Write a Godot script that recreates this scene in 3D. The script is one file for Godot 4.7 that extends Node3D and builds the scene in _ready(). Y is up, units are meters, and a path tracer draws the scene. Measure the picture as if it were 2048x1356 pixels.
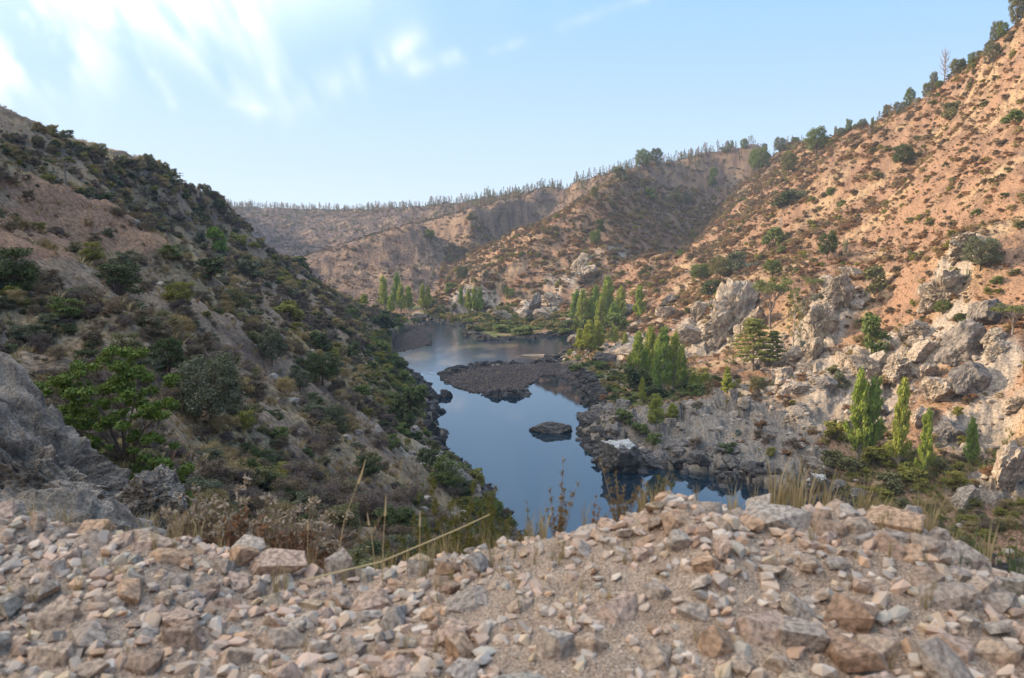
extends Node3D
# A river gorge seen from the rubble at the edge of a mountain road. Metres, y up, the river at y = 0, the view towards -z.

const EYE := Vector3(0, 45, 0)
const SUN_TOWARDS := Vector3(-0.90, 0.33, -0.26)     # direction towards the sun: left, low, a little ahead

var noise_ridge := FastNoiseLite.new()
var noise_mid := FastNoiseLite.new()
var noise_fine := FastNoiseLite.new()
var noise_block := FastNoiseLite.new()
var noise_block_small := FastNoiseLite.new()
var noise_patch := FastNoiseLite.new()
var noise_warp := FastNoiseLite.new()
var rng := RandomNumberGenerator.new()
var used_names := {}


func _ready() -> void:
	rng.seed = 20240
	set_up_noise()
	set_up_camera()
	set_up_sky()
	set_up_sun()
	build_terrain()
	build_water()
	build_everything_else()


func set_up_camera() -> void:
	var camera := Camera3D.new()
	camera.name = "camera"
	camera.position = EYE
	camera.rotation.x = -atan((678.0 - 470.0) / 1637.0)
	camera.fov = rad_to_deg(2.0 * atan(678.0 / 1637.0))
	camera.near = 0.1
	camera.far = 6000.0
	camera.current = true
	var lens := CameraAttributesPhysical.new()
	lens.frustum_focal_length = 28.97
	lens.frustum_focus_distance = 90.0
	lens.exposure_aperture = 2.0
	camera.attributes = lens
	add_child(camera)


func set_up_sun() -> void:
	var sun := DirectionalLight3D.new()
	sun.name = "sun"
	sun.light_color = Color(1.0, 0.89, 0.74)
	sun.light_energy = 1.42
	sun.light_angular_distance = 0.5
	sun.shadow_enabled = true
	sun.look_at_from_position(SUN_TOWARDS * 100.0, Vector3.ZERO, Vector3.UP)
	add_child(sun)


func set_up_sky() -> void:
	var holder := WorldEnvironment.new()
	holder.name = "world_environment"
	var env := Environment.new()
	env.background_mode = Environment.BG_SKY
	env.tonemap_mode = Environment.TONE_MAPPER_LINEAR
	env.tonemap_exposure = 1.82
	env.fog_enabled = true
	env.fog_density = 0.00016
	env.fog_light_color = Color(0.80, 0.87, 0.95)
	env.sdfgi_enabled = true
	env.ssao_enabled = true
	env.ssil_enabled = true
	var material := PanoramaSkyMaterial.new()
	material.panorama = ImageTexture.create_from_image(sky_image())
	var sky := Sky.new()
	sky.sky_material = material
	env.sky = sky
	holder.environment = env
	add_child(holder)


func sky_image() -> Image:
	var w := 1536
	var h := 768
	var image := Image.create(w, h, false, Image.FORMAT_RGBF)
	image.fill(Color(0.35, 0.3, 0.25))
	var sun := SUN_TOWARDS.normalized()
	var wisp := FastNoiseLite.new()
	wisp.seed = 5
	wisp.frequency = 0.9
	wisp.fractal_octaves = 5
	wisp.domain_warp_enabled = true
	wisp.domain_warp_amplitude = 0.5
	wisp.domain_warp_frequency = 0.7
	# wisps of cirrus: azimuth and height of both ends in degrees, half width, strength
	var streaks := [
		[-33, 12, -19, 16, 3.6, 0.85], [-36, 9, -27, 11, 2.2, 0.5], [-18.4, 14.8, -15.6, 10.2, 0.9, 0.7], [-21.5, 12.5, -17, 8.2, 0.8, 0.5], [-24, 14, -16, 16, 2.0, 0.5],
		[-23.0, 9.9, -22, 8.1, 0.32, 0.7], [-18.5, 8.4, -16.2, 8.0, 0.25, 0.35], [-14.5, 8.4, -6.4, 12.8, 1.2, 0.38], [-9.0, 11.0, -6.6, 12.8, 0.5, 0.3],
		[-6.5, 11.0, -2.6, 12.2, 0.55, 0.55], [-3, 11.6, 9, 15.4, 0.3, 0.24], [9, 15.4, 28, 22, 0.6, 0.15], [-55, 10, -33, 13, 5.0, 0.8], [-60, 24, -15, 27, 6.0, 0.8],
		[-95, 22, -55, 20, 8.0, 0.9], [-120, 36, -60, 42, 10.0, 0.8], [-30, 40, 10, 36, 4.0, 0.45], [-150, 26, -110, 22, 7.0, 0.5]]
	for row in range(0, h / 2 + 2):
		var up := (0.5 - (row + 0.5) / h) * PI
		var high := rad_to_deg(up)
		var thin := exp(-maxf(high, 0.0) / 17.0)
		for column in w:
			var around := wrapf((column + 0.5) / w * TAU, -PI, PI)
			var towards := Vector3(sin(around) * cos(up), sin(up), -cos(around) * cos(up))
			var apart := rad_to_deg(acos(clampf(towards.dot(sun), -1.0, 1.0)))
			var glow := exp(-apart / 22.0) * 1.3
			var r := lerpf(0.045, 0.455, thin) + glow * 0.47
			var g := lerpf(0.26, 0.535, thin) + glow * 0.43
			var b := lerpf(0.60, 0.60, thin) + glow * 0.36
			var az := rad_to_deg(around)
			var cloud := 0.0
			var veil := 0.0
			if az > -165.0 and az < 45.0:
				var along := az * 0.45 - high * 0.9
				var across := az * 0.9 + high * 0.45
				var n := wisp.get_noise_2d(along * 0.07, across * 0.26) * 0.65 + wisp.get_noise_2d(along * 0.22 + 9.0, across * 0.8) * 0.35 + 0.5
				for s in streaks:
					var ax: float = s[0]
					var ay: float = s[1]
					var dx: float = s[2] - ax
					var dy: float = s[3] - ay
					var t := clampf(((az - ax) * dx + (high - ay) * dy) / (dx * dx + dy * dy), 0.0, 1.0)
					var ex := az - ax - dx * t
					var ey := high - ay - dy * t
					var q: float = (ex * ex + ey * ey) / (s[4] * s[4])
					if q < 6.0:
						cloud += s[5] * exp(-q * 1.1) * clampf(n * 2.0 - 0.55, 0.0, 1.2) * 0.6
				cloud = minf(cloud, 1.0)
			# sunward cloud veil, mostly out of view, brightened to lift the shaded foreground
			if towards.x < 0.55 and towards.y > 0.18:
				var v := wisp.get_noise_2d(towards.x * 4.0 + 30.0, towards.z * 4.0) * 0.5 + 0.5
				veil = smoothstep(0.12 + 0.4 * towards.y, -0.35, towards.x) * smoothstep(0.20, 0.52, towards.y - towards.x * 0.10) * clampf(v * 2.2 - 0.35, 0.0, 0.95)
			r = lerpf(lerpf(r, 0.78 + glow, cloud), 1.6 + glow, veil)
			g = lerpf(lerpf(g, 0.78 + glow, cloud), 1.52 + glow, veil)
			b = lerpf(lerpf(b, 0.76 + glow, cloud), 1.4 + glow, veil)
			image.set_pixel(column, row, Color(r, g, b))
	return image


func set_up_noise() -> void:
	for given in [[noise_ridge, 11, 0.016, FastNoiseLite.TYPE_SIMPLEX_SMOOTH, 2], [noise_mid, 12, 0.06, FastNoiseLite.TYPE_SIMPLEX_SMOOTH, 2], [noise_fine, 13, 0.3, FastNoiseLite.TYPE_SIMPLEX_SMOOTH, 2],
			[noise_block, 14, 0.14, FastNoiseLite.TYPE_CELLULAR, 1], [noise_block_small, 15, 0.42, FastNoiseLite.TYPE_CELLULAR, 1], [noise_patch, 16, 0.03, FastNoiseLite.TYPE_SIMPLEX_SMOOTH, 4], [noise_warp, 17, 0.09, FastNoiseLite.TYPE_SIMPLEX_SMOOTH, 2]]:
		var n: FastNoiseLite = given[0]
		n.seed = given[1]
		n.frequency = given[2]
		n.noise_type = given[3]
		n.fractal_type = FastNoiseLite.FRACTAL_FBM if given[4] > 1 else FastNoiseLite.FRACTAL_NONE
		n.fractal_octaves = given[4]
	for n in [noise_block, noise_block_small]:
		n.cellular_return_type = FastNoiseLite.RETURN_CELL_VALUE
		n.cellular_jitter = 1.0


func add_named(node: Node3D, called: String, parent: Node = null) -> void:
	if parent == null:
		var n: int = used_names.get(called, 0)
		used_names[called] = n + 1
		node.name = called if n == 0 else "%s_%03d" % [called, n]
		add_child(node)
	else:
		node.name = called
		parent.add_child(node, true)


func tag(node: Node, label: String, category: String, group := "", kind := "") -> void:
	node.set_meta("label", label)
	node.set_meta("category", category)
	if group:
		node.set_meta("group", group)
	if kind:
		node.set_meta("kind", kind)
const TERRAIN_ROAD_BENCH := [Vector3(0, 42.4, 0), Vector3(-6, 42.4, -3), Vector3(10, 42.4, -2), Vector3(-22, 42.4, -4), Vector3(-40, 42.3, -25), Vector3(-47, 42.3, -50), Vector3(-50, 42.2, -75), Vector3(-47, 41.9, -87), Vector3(-56, 42.1, -108), Vector3(-76, 42.6, -150), Vector3(-88, 43, -200), Vector3(-91, 43.2, -235), Vector3(-99, 43, -275), Vector3(-104, 42, -322), Vector3(28, 42.2, -3), Vector3(60, 41.5, 3), Vector3(110, 40, 10), Vector3(0, 42.4, -5), Vector3(-12, 42.4, -6), Vector3(12, 42.2, -6)]
const TERRAIN_LEFT_SLOPE := [Vector3(0, 33.5, -24), Vector3(-11, 36.6, -25), Vector3(-6, 30.5, -40), Vector3(-18, 35, -42), Vector3(0, 21, -52), Vector3(4, 10, -70), Vector3(-9, 19, -64), Vector3(-28, 38, -62), Vector3(-18, 26, -75), Vector3(-28, 29, -88), Vector3(-34, 35, -80), Vector3(-20, 20, -100), Vector3(-10, 10, -112), Vector3(18, 30, -24), Vector3(30, 24, -30), Vector3(40, 8, -46), Vector3(20, 16, -48), Vector3(-40, 33, -118), Vector3(-25, 17, -135), Vector3(-50, 31, -150), Vector3(-32, 18, -165), Vector3(-60, 32, -190), Vector3(-42, 20, -200), Vector3(-68, 33, -235), Vector3(-50, 20, -240), Vector3(-78, 30, -275), Vector3(-60, 18, -280), Vector3(-82, 28, -320), Vector3(-64, 14, -325), Vector3(-85, 22, -365), Vector3(-70, 9, -370), Vector3(-84, 14, -405), Vector3(-76, 4.5, -425)]
const TERRAIN_LEFT_CREST := [Vector3(-68.6, 56.8, -112), Vector3(-64.8, 54.7, -117), Vector3(-60.6, 52.2, -123), Vector3(-58, 46.5, -112), Vector3(-107.7, 65.8, -190), Vector3(-107.2, 65.7, -205), Vector3(-108.5, 65.6, -220), Vector3(-109.2, 65.7, -240), Vector3(-108.4, 64.2, -262), Vector3(-105.5, 59.2, -290), Vector3(-102.6, 50.6, -312), Vector3(-97.5, 40.6, -332), Vector3(-93.8, 33.2, -355), Vector3(-89.5, 23, -382), Vector3(-83.8, 12.6, -410), Vector3(-96, 44.5, -235), Vector3(-94, 44.5, -205), Vector3(-84, 47, -160), Vector3(-66, 46, -122), Vector3(-95, 57, -190), Vector3(-88, 52, -168), Vector3(-100, 56, -245), Vector3(-103, 54, -275)]
const TERRAIN_LEFT_ABOVE := [Vector3(-76, 60, -10), Vector3(-70, 58, -45), Vector3(-74, 62, -80), Vector3(-110, 96, -40), Vector3(-110, 90, -85), Vector3(-110, 84, -115), Vector3(-160, 128, -60), Vector3(-170, 120, -130), Vector3(-150, 92, -170), Vector3(-230, 150, -50), Vector3(-240, 140, -150), Vector3(-180, 88, -230), Vector3(-170, 72, -285), Vector3(-165, 50, -340), Vector3(-150, 24, -400), Vector3(-130, 10, -430), Vector3(-250, 100, -260), Vector3(-250, 60, -370), Vector3(-230, 20, -450), Vector3(-300, 60, -440), Vector3(-330, 120, -300), Vector3(-420, 150, -200), Vector3(-430, 160, -60), Vector3(-430, 110, -430), Vector3(-300, 150, 60), Vector3(-120, 90, 60), Vector3(-430, 150, 80), Vector3(-40, 58, 20), Vector3(0, 46, 18), Vector3(40, 45, 20), Vector3(0, 58, 60), Vector3(90, 46, 40), Vector3(120, 55, 80), Vector3(250, 60, 60), Vector3(430, 110, 80), Vector3(-56, 52, 5)]
const TERRAIN_RIGHT_TERRACE := [Vector3(18.9, 2.3, -158), Vector3(16.2, 0.3, -184), Vector3(25, 5.5, -180), Vector3(27.5, 1.6, -195), Vector3(20, 1, -230), Vector3(33, 4, -215), Vector3(30, 0.9, -255), Vector3(27.7, 0.7, -160), Vector3(36.8, 1.8, -156), Vector3(44.8, 2, -150), Vector3(35, 6, -177), Vector3(55.6, 7.3, -188), Vector3(73.5, 9.8, -206), Vector3(70, 5.9, -166), Vector3(55, 5, -160), Vector3(70, 4, -142), Vector3(62, 1.5, -135), Vector3(66, 2, -120), Vector3(72, 3, -112), Vector3(77.5, 6.8, -150), Vector3(89.3, 5.5, -146), Vector3(82, 2.5, -104), Vector3(85, 6, -128), Vector3(51.7, 6.1, -222), Vector3(45.1, 5.6, -238), Vector3(39.6, 5.9, -250), Vector3(31.5, 4.2, -290), Vector3(28, 1.2, -305), Vector3(36, 2.5, -330), Vector3(34, 2.5, -360), Vector3(46, 5, -375), Vector3(41.5, 6.7, -285), Vector3(53.6, 8, -275), Vector3(10, 1.2, -385), Vector3(15, 2.5, -405), Vector3(-8, 1.3, -405), Vector3(-30, 1.5, -450), Vector3(25, 6, -425), Vector3(12, 7, -440), Vector3(-10, 4, -450), Vector3(-15, 0.6, -250), Vector3(5, 0.8, -250), Vector3(0, 1, -270), Vector3(18, 0.8, -280)]
const TERRAIN_RIGHT_SLOPE := [Vector3(56.7, 8.7, -258), Vector3(66.9, 17.9, -262), Vector3(73.2, 28.9, -272), Vector3(76.3, 24.3, -262), Vector3(74.6, 14.1, -230), Vector3(77.5, 11.9, -214), Vector3(85.2, 24.7, -222), Vector3(92.7, 32.6, -228), Vector3(80.5, 16.5, -212), Vector3(82, 14.3, -185), Vector3(88.6, 19, -185), Vector3(89.5, 16.6, -165), Vector3(93.8, 17.4, -155), Vector3(97.9, 23.2, -155), Vector3(96.9, 26.9, -165), Vector3(103.4, 32, -165), Vector3(106.6, 45, -190), Vector3(117.7, 47.3, -190), Vector3(137.8, 67.7, -225), Vector3(96.4, 24.2, -190), Vector3(115.4, 40.8, -230), Vector3(97.1, 27, -228), Vector3(123, 43.2, -300), Vector3(153.8, 67.2, -310), Vector3(164.6, 91.1, -290), Vector3(162.4, 73.6, -400), Vector3(93, 31, -290), Vector3(73.6, 19.7, -320), Vector3(60.9, 10.3, -335), Vector3(103.5, 37.8, -400), Vector3(136.3, 63, -430), Vector3(168, 84.1, -470), Vector3(126.6, 52.9, -440), Vector3(120, 16, -100), Vector3(150, 40, -105), Vector3(220, 95, -120), Vector3(170, 62, -150), Vector3(300, 150, -200), Vector3(430, 200, -150), Vector3(430, 190, -20), Vector3(200, 12, -40), Vector3(260, 40, -60), Vector3(430, 60, 0)]
const TERRAIN_RIGHT_CREST := [Vector3(186.1, 124.7, -310), Vector3(184.7, 119.9, -325), Vector3(183.5, 114.3, -343), Vector3(182.5, 109.5, -360), Vector3(184.3, 105.1, -385), Vector3(186.3, 102.7, -425), Vector3(187.5, 102.2, -465), Vector3(185.8, 101.9, -505), Vector3(199.3, 111.2, -600), Vector3(204.5, 120.3, -690), Vector3(192, 120.2, -720), Vector3(160.9, 114.6, -715), Vector3(136.7, 109.1, -700), Vector3(90.8, 97.6, -670), Vector3(65.6, 93, -700), Vector3(34.7, 89, -760), Vector3(-12.1, 84.2, -840), Vector3(-67.3, 79.5, -900), Vector3(-128.4, 75.7, -950), Vector3(-203.4, 76.1, -1040), Vector3(-289.2, 80.2, -1130), Vector3(-363.6, 84.9, -1150), Vector3(-412, 87.7, -1150), Vector3(182.4, 125.7, -290)]
const TERRAIN_BEHIND_CREST := [Vector3(260, 110, -350), Vector3(280, 90, -450), Vector3(270, 85, -560), Vector3(260, 85, -700), Vector3(210, 80, -800), Vector3(120, 72, -820), Vector3(70, 66, -880), Vector3(0, 60, -960), Vector3(-80, 58, -1030), Vector3(-150, 58, -1120), Vector3(-300, 60, -1250), Vector3(-430, 60, -1260), Vector3(430, 120, -350), Vector3(430, 60, -700), Vector3(430, 40, -1100), Vector3(300, 30, -1340), Vector3(-430, 30, -1340), Vector3(240, 150, -260), Vector3(0, 30, -1340), Vector3(300, 170, -280)]
const TERRAIN_SPUR := [Vector3(80.1, 86.5, -590), Vector3(51.2, 71.1, -545), Vector3(23.2, 48, -505), Vector3(-1.2, 32.8, -482), Vector3(-23.8, 18.2, -465), Vector3(-34.5, 9.1, -455), Vector3(-42.8, 2.8, -447), Vector3(75, 64.7, -550), Vector3(57.5, 45, -497), Vector3(57.9, 31.1, -462), Vector3(47, 16.7, -425), Vector3(116.3, 67.6, -630), Vector3(58, 13.4, -385), Vector3(88.6, 23.5, -475), Vector3(126.5, 43.3, -570), Vector3(160.7, 64.2, -640), Vector3(185, 83.6, -660), Vector3(21.1, 20.2, -455), Vector3(4.4, 9.9, -445), Vector3(9.4, 6.2, -425)]
const TERRAIN_FAR_DOME := [Vector3(-137.8, 22.3, -570), Vector3(-121.3, 31.7, -580), Vector3(-104.1, 40.4, -590), Vector3(-67.9, 53.8, -610), Vector3(-29.5, 65.6, -660), Vector3(15.8, 79, -730), Vector3(-53.8, 5.1, -505), Vector3(-103, 7.1, -520), Vector3(-76.4, 24.7, -560), Vector3(-40.4, 33.4, -640), Vector3(-23.8, 13.6, -610), Vector3(6.7, 40.8, -690), Vector3(41.7, 66.6, -720), Vector3(-123.3, 5.2, -525), Vector3(-49.6, 21.1, -565), Vector3(-160, 2, -500), Vector3(-190, 6, -530)]
const TERRAIN_FAR_VALLEY := [Vector3(-167.2, 30.5, -800), Vector3(-253.5, 34.2, -900), Vector3(-134.3, 41.2, -780), Vector3(-97.6, 50.7, -790), Vector3(-244.4, 60, -1000), Vector3(-329.2, 57, -1000), Vector3(-125.5, 52.7, -850), Vector3(-62.2, 64.9, -830), Vector3(-11.3, 73, -780), Vector3(-280, 15, -700), Vector3(-210, 12, -640), Vector3(-330, 70, -700), Vector3(-420, 120, -800), Vector3(-300, 1, -600), Vector3(-430, 60, -600), Vector3(-260, 1, -575)]
const RIVER_OUTLINE := [Vector2(200, -10), Vector2(90, -30), Vector2(40, -52), Vector2(12, -78), Vector2(3, -104), Vector2(1.6, -118), Vector2(-0.7, -125.6), Vector2(-3.3, -135.5), Vector2(-5.9, -145.5), Vector2(-7.9, -150.2), Vector2(-11, -157), Vector2(-14, -166.4), Vector2(-16.3, -171.2), Vector2(-14.5, -180), Vector2(-17.1, -185.2), Vector2(-19.7, -190.2), Vector2(-19, -197.7), Vector2(-18.5, -209.4), Vector2(-22.4, -217.1), Vector2(-23, -228.2), Vector2(-26.6, -243.8), Vector2(-31.2, -256.9), Vector2(-35.9, -273.6), Vector2(-41.2, -291.3), Vector2(-46.5, -308.8), Vector2(-43.6, -315.5), Vector2(-37.2, -324), Vector2(-33.6, -340.8), Vector2(-37.9, -368.6), Vector2(-36, -390.3), Vector2(-43.6, -407.8), Vector2(-54.6, -419.6), Vector2(-64.5, -422), Vector2(-105, -437), Vector2(-150, -455), Vector2(-230, -540), Vector2(-250, -560), Vector2(-262, -540), Vector2(-160, -478), Vector2(-110, -458), Vector2(-60.8, -442.5), Vector2(-43.8, -434.6), Vector2(-30, -410.1), Vector2(-16.5, -407.8), Vector2(-24.1, -384.1), Vector2(-20, -364.8), Vector2(-13.3, -349), Vector2(-5.2, -350.7), Vector2(12.4, -359.4), Vector2(25.1, -366.7), Vector2(29.4, -350.7), Vector2(21.9, -322.6), Vector2(17.9, -308.8), Vector2(13.9, -296.1), Vector2(6.3, -281.1), Vector2(-2.5, -284.4), Vector2(-10.3, -283.3), Vector2(-14.3, -275.7), Vector2(-20.1, -273.6), Vector2(-22.5, -263.5), Vector2(-20.6, -248), Vector2(-13.8, -235.7), Vector2(-3.3, -224.6), Vector2(3, -226.7), Vector2(5.1, -243.8), Vector2(10.4, -261.6), Vector2(15.4, -258.8), Vector2(19.4, -248.9), Vector2(21, -231.2), Vector2(20.5, -214.4), Vector2(20.2, -205.7), Vector2(15.8, -201.1), Vector2(17.6, -193.4), Vector2(15.3, -185.2), Vector2(15.6, -176.9), Vector2(15.2, -170.4), Vector2(16.9, -162.5), Vector2(17.7, -154.2), Vector2(21.4, -150.9), Vector2(26.8, -154.2), Vector2(29.8, -154.9), Vector2(33.6, -150.2), Vector2(38.2, -150.2), Vector2(37, -142.5), Vector2(40.6, -144.6), Vector2(44.8, -143.4), Vector2(47.2, -139.6), Vector2(52, -126), Vector2(58, -108), Vector2(75, -90), Vector2(110, -72), Vector2(200, -55)]
const PLACED_POPLAR := [
	[63.6, -146.4, 4.5, 15.2, "widest poplar of the near right shore, sunlit at its top", "tall green columnar poplars on the near right shore"],
	[65.8, -145.9, 4.1, 13.8, "tall green columnar poplar on the near right shore, second of five from left", "tall green columnar poplars on the near right shore"],
	[68.4, -140.8, 3.4, 14.8, "tall slim poplar right of the widest one on the near shore", "tall green columnar poplars on the near right shore"],
	[70.4, -135.8, 2.7, 11.2, "tall green columnar poplar on the near right shore, fourth of five from left", "tall green columnar poplars on the near right shore"],
	[79.6, -138.3, 2.4, 8, "tall green columnar poplar on the near right shore, rightmost of five", "tall green columnar poplars on the near right shore"],
	[31.8, -219.3, 2.4, 8.3, "tall green columnar poplar in the clump above the cobble bar, leftmost of eight", "tall green columnar poplars in the clump above the cobble bar"],
	[37.4, -240.6, 4.4, 11, "tall green columnar poplar in the clump above the cobble bar, second of eight from left", "tall green columnar poplars in the clump above the cobble bar"],
	[36, -220, 3.2, 9.4, "tall green columnar poplar in the clump above the cobble bar, third of eight from left", "tall green columnar poplars in the clump above the cobble bar"],
	[38.4, -224.6, 4.7, 13.7, "tall green columnar poplar in the clump above the cobble bar, fourth of eight from left", "tall green columnar poplars in the clump above the cobble bar"],
	[38.4, -214.7, 3.1, 11.8, "tall green columnar poplar in the clump above the cobble bar, fifth of eight from left", "tall green columnar poplars in the clump above the cobble bar"],
	[38.3, -204.7, 5, 15.6, "tall green columnar poplar in the clump above the cobble bar, sixth of eight from left", "tall green columnar poplars in the clump above the cobble bar"],
	[41.3, -205.9, 4.3, 14.1, "tall green columnar poplar in the clump above the cobble bar, seventh of eight from left", "tall green columnar poplars in the clump above the cobble bar"],
	[44.2, -210.9, 3.3, 10, "tall green columnar poplar in the clump above the cobble bar, rightmost of eight", "tall green columnar poplars in the clump above the cobble bar"],
	[30.2, -384, 5.6, 14.1, "tall green columnar poplar behind the grassy bank, leftmost of nine", "tall green columnar poplars behind the grassy bank"],
	[32.7, -377.1, 4.6, 15.2, "tall green columnar poplar behind the grassy bank, second of nine from left", "tall green columnar poplars behind the grassy bank"],
	[35.9, -379.4, 3.7, 11.6, "tall green columnar poplar behind the grassy bank, third of nine from left", "tall green columnar poplars behind the grassy bank"],
	[38.4, -376, 4.6, 16.5, "tall green columnar poplar behind the grassy bank, fourth of nine from left", "tall green columnar poplars behind the grassy bank"],
	[38.2, -353.1, 4.3, 13.4, "tall green columnar poplar behind the grassy bank, fifth of nine from left", "tall green columnar poplars behind the grassy bank"],
	[44.4, -378.3, 6, 18.5, "tall green columnar poplar behind the grassy bank, sixth of nine from left", "tall green columnar poplars behind the grassy bank"],
	[42.9, -341.6, 5, 10.9, "tall green columnar poplar behind the grassy bank, seventh of nine from left", "tall green columnar poplars behind the grassy bank"],
	[49.3, -371.5, 5, 13.6, "tall green columnar poplar behind the grassy bank, eighth of nine from left", "tall green columnar poplars behind the grassy bank"],
	[52.8, -338.6, 4.1, 13.2, "tall green columnar poplar behind the grassy bank, rightmost of nine", "tall green columnar poplars behind the grassy bank"],
	[-28.2, -451.4, 2.5, 9.9, "tall green columnar poplar under the sunlit spur, leftmost of four", "tall green columnar poplars under the sunlit spur"],
	[-23.5, -440.7, 3.2, 12.4, "tall green columnar poplar under the sunlit spur, second of four from left", "tall green columnar poplars under the sunlit spur"],
	[-20.5, -439.4, 3.5, 13.4, "tall green columnar poplar under the sunlit spur, third of four from left", "tall green columnar poplars under the sunlit spur"],
	[-17.2, -438.1, 3.5, 12.8, "tall green columnar poplar under the sunlit spur, rightmost of four", "tall green columnar poplars under the sunlit spur"],
	[-74.1, -472.1, 5.2, 17.9, "tall green columnar poplar on the far river bend, leftmost of five", "tall green columnar poplars on the far river bend"],
	[-67.7, -458.2, 3.9, 9.5, "tall green columnar poplar on the far river bend, second of five from left", "tall green columnar poplars on the far river bend"],
	[-67, -475, 5.2, 19.2, "tall green columnar poplar on the far river bend, third of five from left", "tall green columnar poplars on the far river bend"],
	[-62.6, -459.6, 5.1, 14.6, "tall green columnar poplar on the far river bend, fourth of five from left", "tall green columnar poplars on the far river bend"],
	[-58.4, -462.3, 4.5, 13, "tall green columnar poplar on the far river bend, rightmost of five", "tall green columnar poplars on the far river bend"]]
const PLACED_YOUNG_POPLAR := [
	[24.4, -290.6, 3.9, 8.5, "short yellow green poplar above the cobble bar rocks, leftmost of four", "short yellow green poplars above the cobble bar rocks"],
	[27.4, -288, 5.3, 10.9, "short yellow green poplar above the cobble bar rocks, second of four from left", "short yellow green poplars above the cobble bar rocks"],
	[28.5, -287.2, 3.2, 7, "short yellow green poplar above the cobble bar rocks, third of four from left", "short yellow green poplars above the cobble bar rocks"],
	[30.8, -290.6, 4.3, 9.2, "short yellow green poplar above the cobble bar rocks, rightmost of four", "short yellow green poplars above the cobble bar rocks"],
	[32.6, -201.1, 1.8, 6.4, "short yellow green poplar in the clump above the cobble bar, leftmost of seven", "short yellow green poplars in the clump above the cobble bar"],
	[30.2, -168, 3.5, 6.8, "short yellow green poplar in the clump above the cobble bar, second of seven from left", "short yellow green poplars in the clump above the cobble bar"],
	[35.2, -175.7, 2.6, 3.4, "short yellow green poplar in the clump above the cobble bar, third of seven from left", "short yellow green poplars in the clump above the cobble bar"],
	[46.5, -205.9, 2.5, 4.3, "short yellow green poplar in the clump above the cobble bar, fourth of seven from left", "short yellow green poplars in the clump above the cobble bar"],
	[49.5, -206.5, 2.8, 3.8, "short yellow green poplar in the clump above the cobble bar, fifth of seven from left", "short yellow green poplars in the clump above the cobble bar"],
	[48.9, -182.7, 3.3, 4.5, "short yellow green poplar in the clump above the cobble bar, sixth of seven from left", "short yellow green poplars in the clump above the cobble bar"],
	[56.8, -212.8, 1.8, 3.4, "short yellow green poplar in the clump above the cobble bar, rightmost of seven", "short yellow green poplars in the clump above the cobble bar"],
	[-72.2, -398, 3.9, 5.8, "short yellow green poplar on the far river bend, leftmost of three", "short yellow green poplars on the far river bend"],
	[-49, -448.7, 3.8, 14.3, "short yellow green poplar on the far river bend, second of three from left", "short yellow green poplars on the far river bend"],
	[-45.9, -448.7, 3.3, 12.6, "short yellow green poplar on the far river bend, rightmost of three", "short yellow green poplars on the far river bend"],
	[28.6, -369.3, 3.2, 5.4, "short yellow green poplar behind the grassy bank, leftmost of three", "short yellow green poplars behind the grassy bank"],
	[36.7, -288.9, 2.1, 5.3, "short yellow green poplar behind the grassy bank, second of three from left", "short yellow green poplars behind the grassy bank"],
	[39.4, -282.9, 2.1, 4.1, "short yellow green poplar behind the grassy bank, rightmost of three", "short yellow green poplars behind the grassy bank"]]
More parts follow.
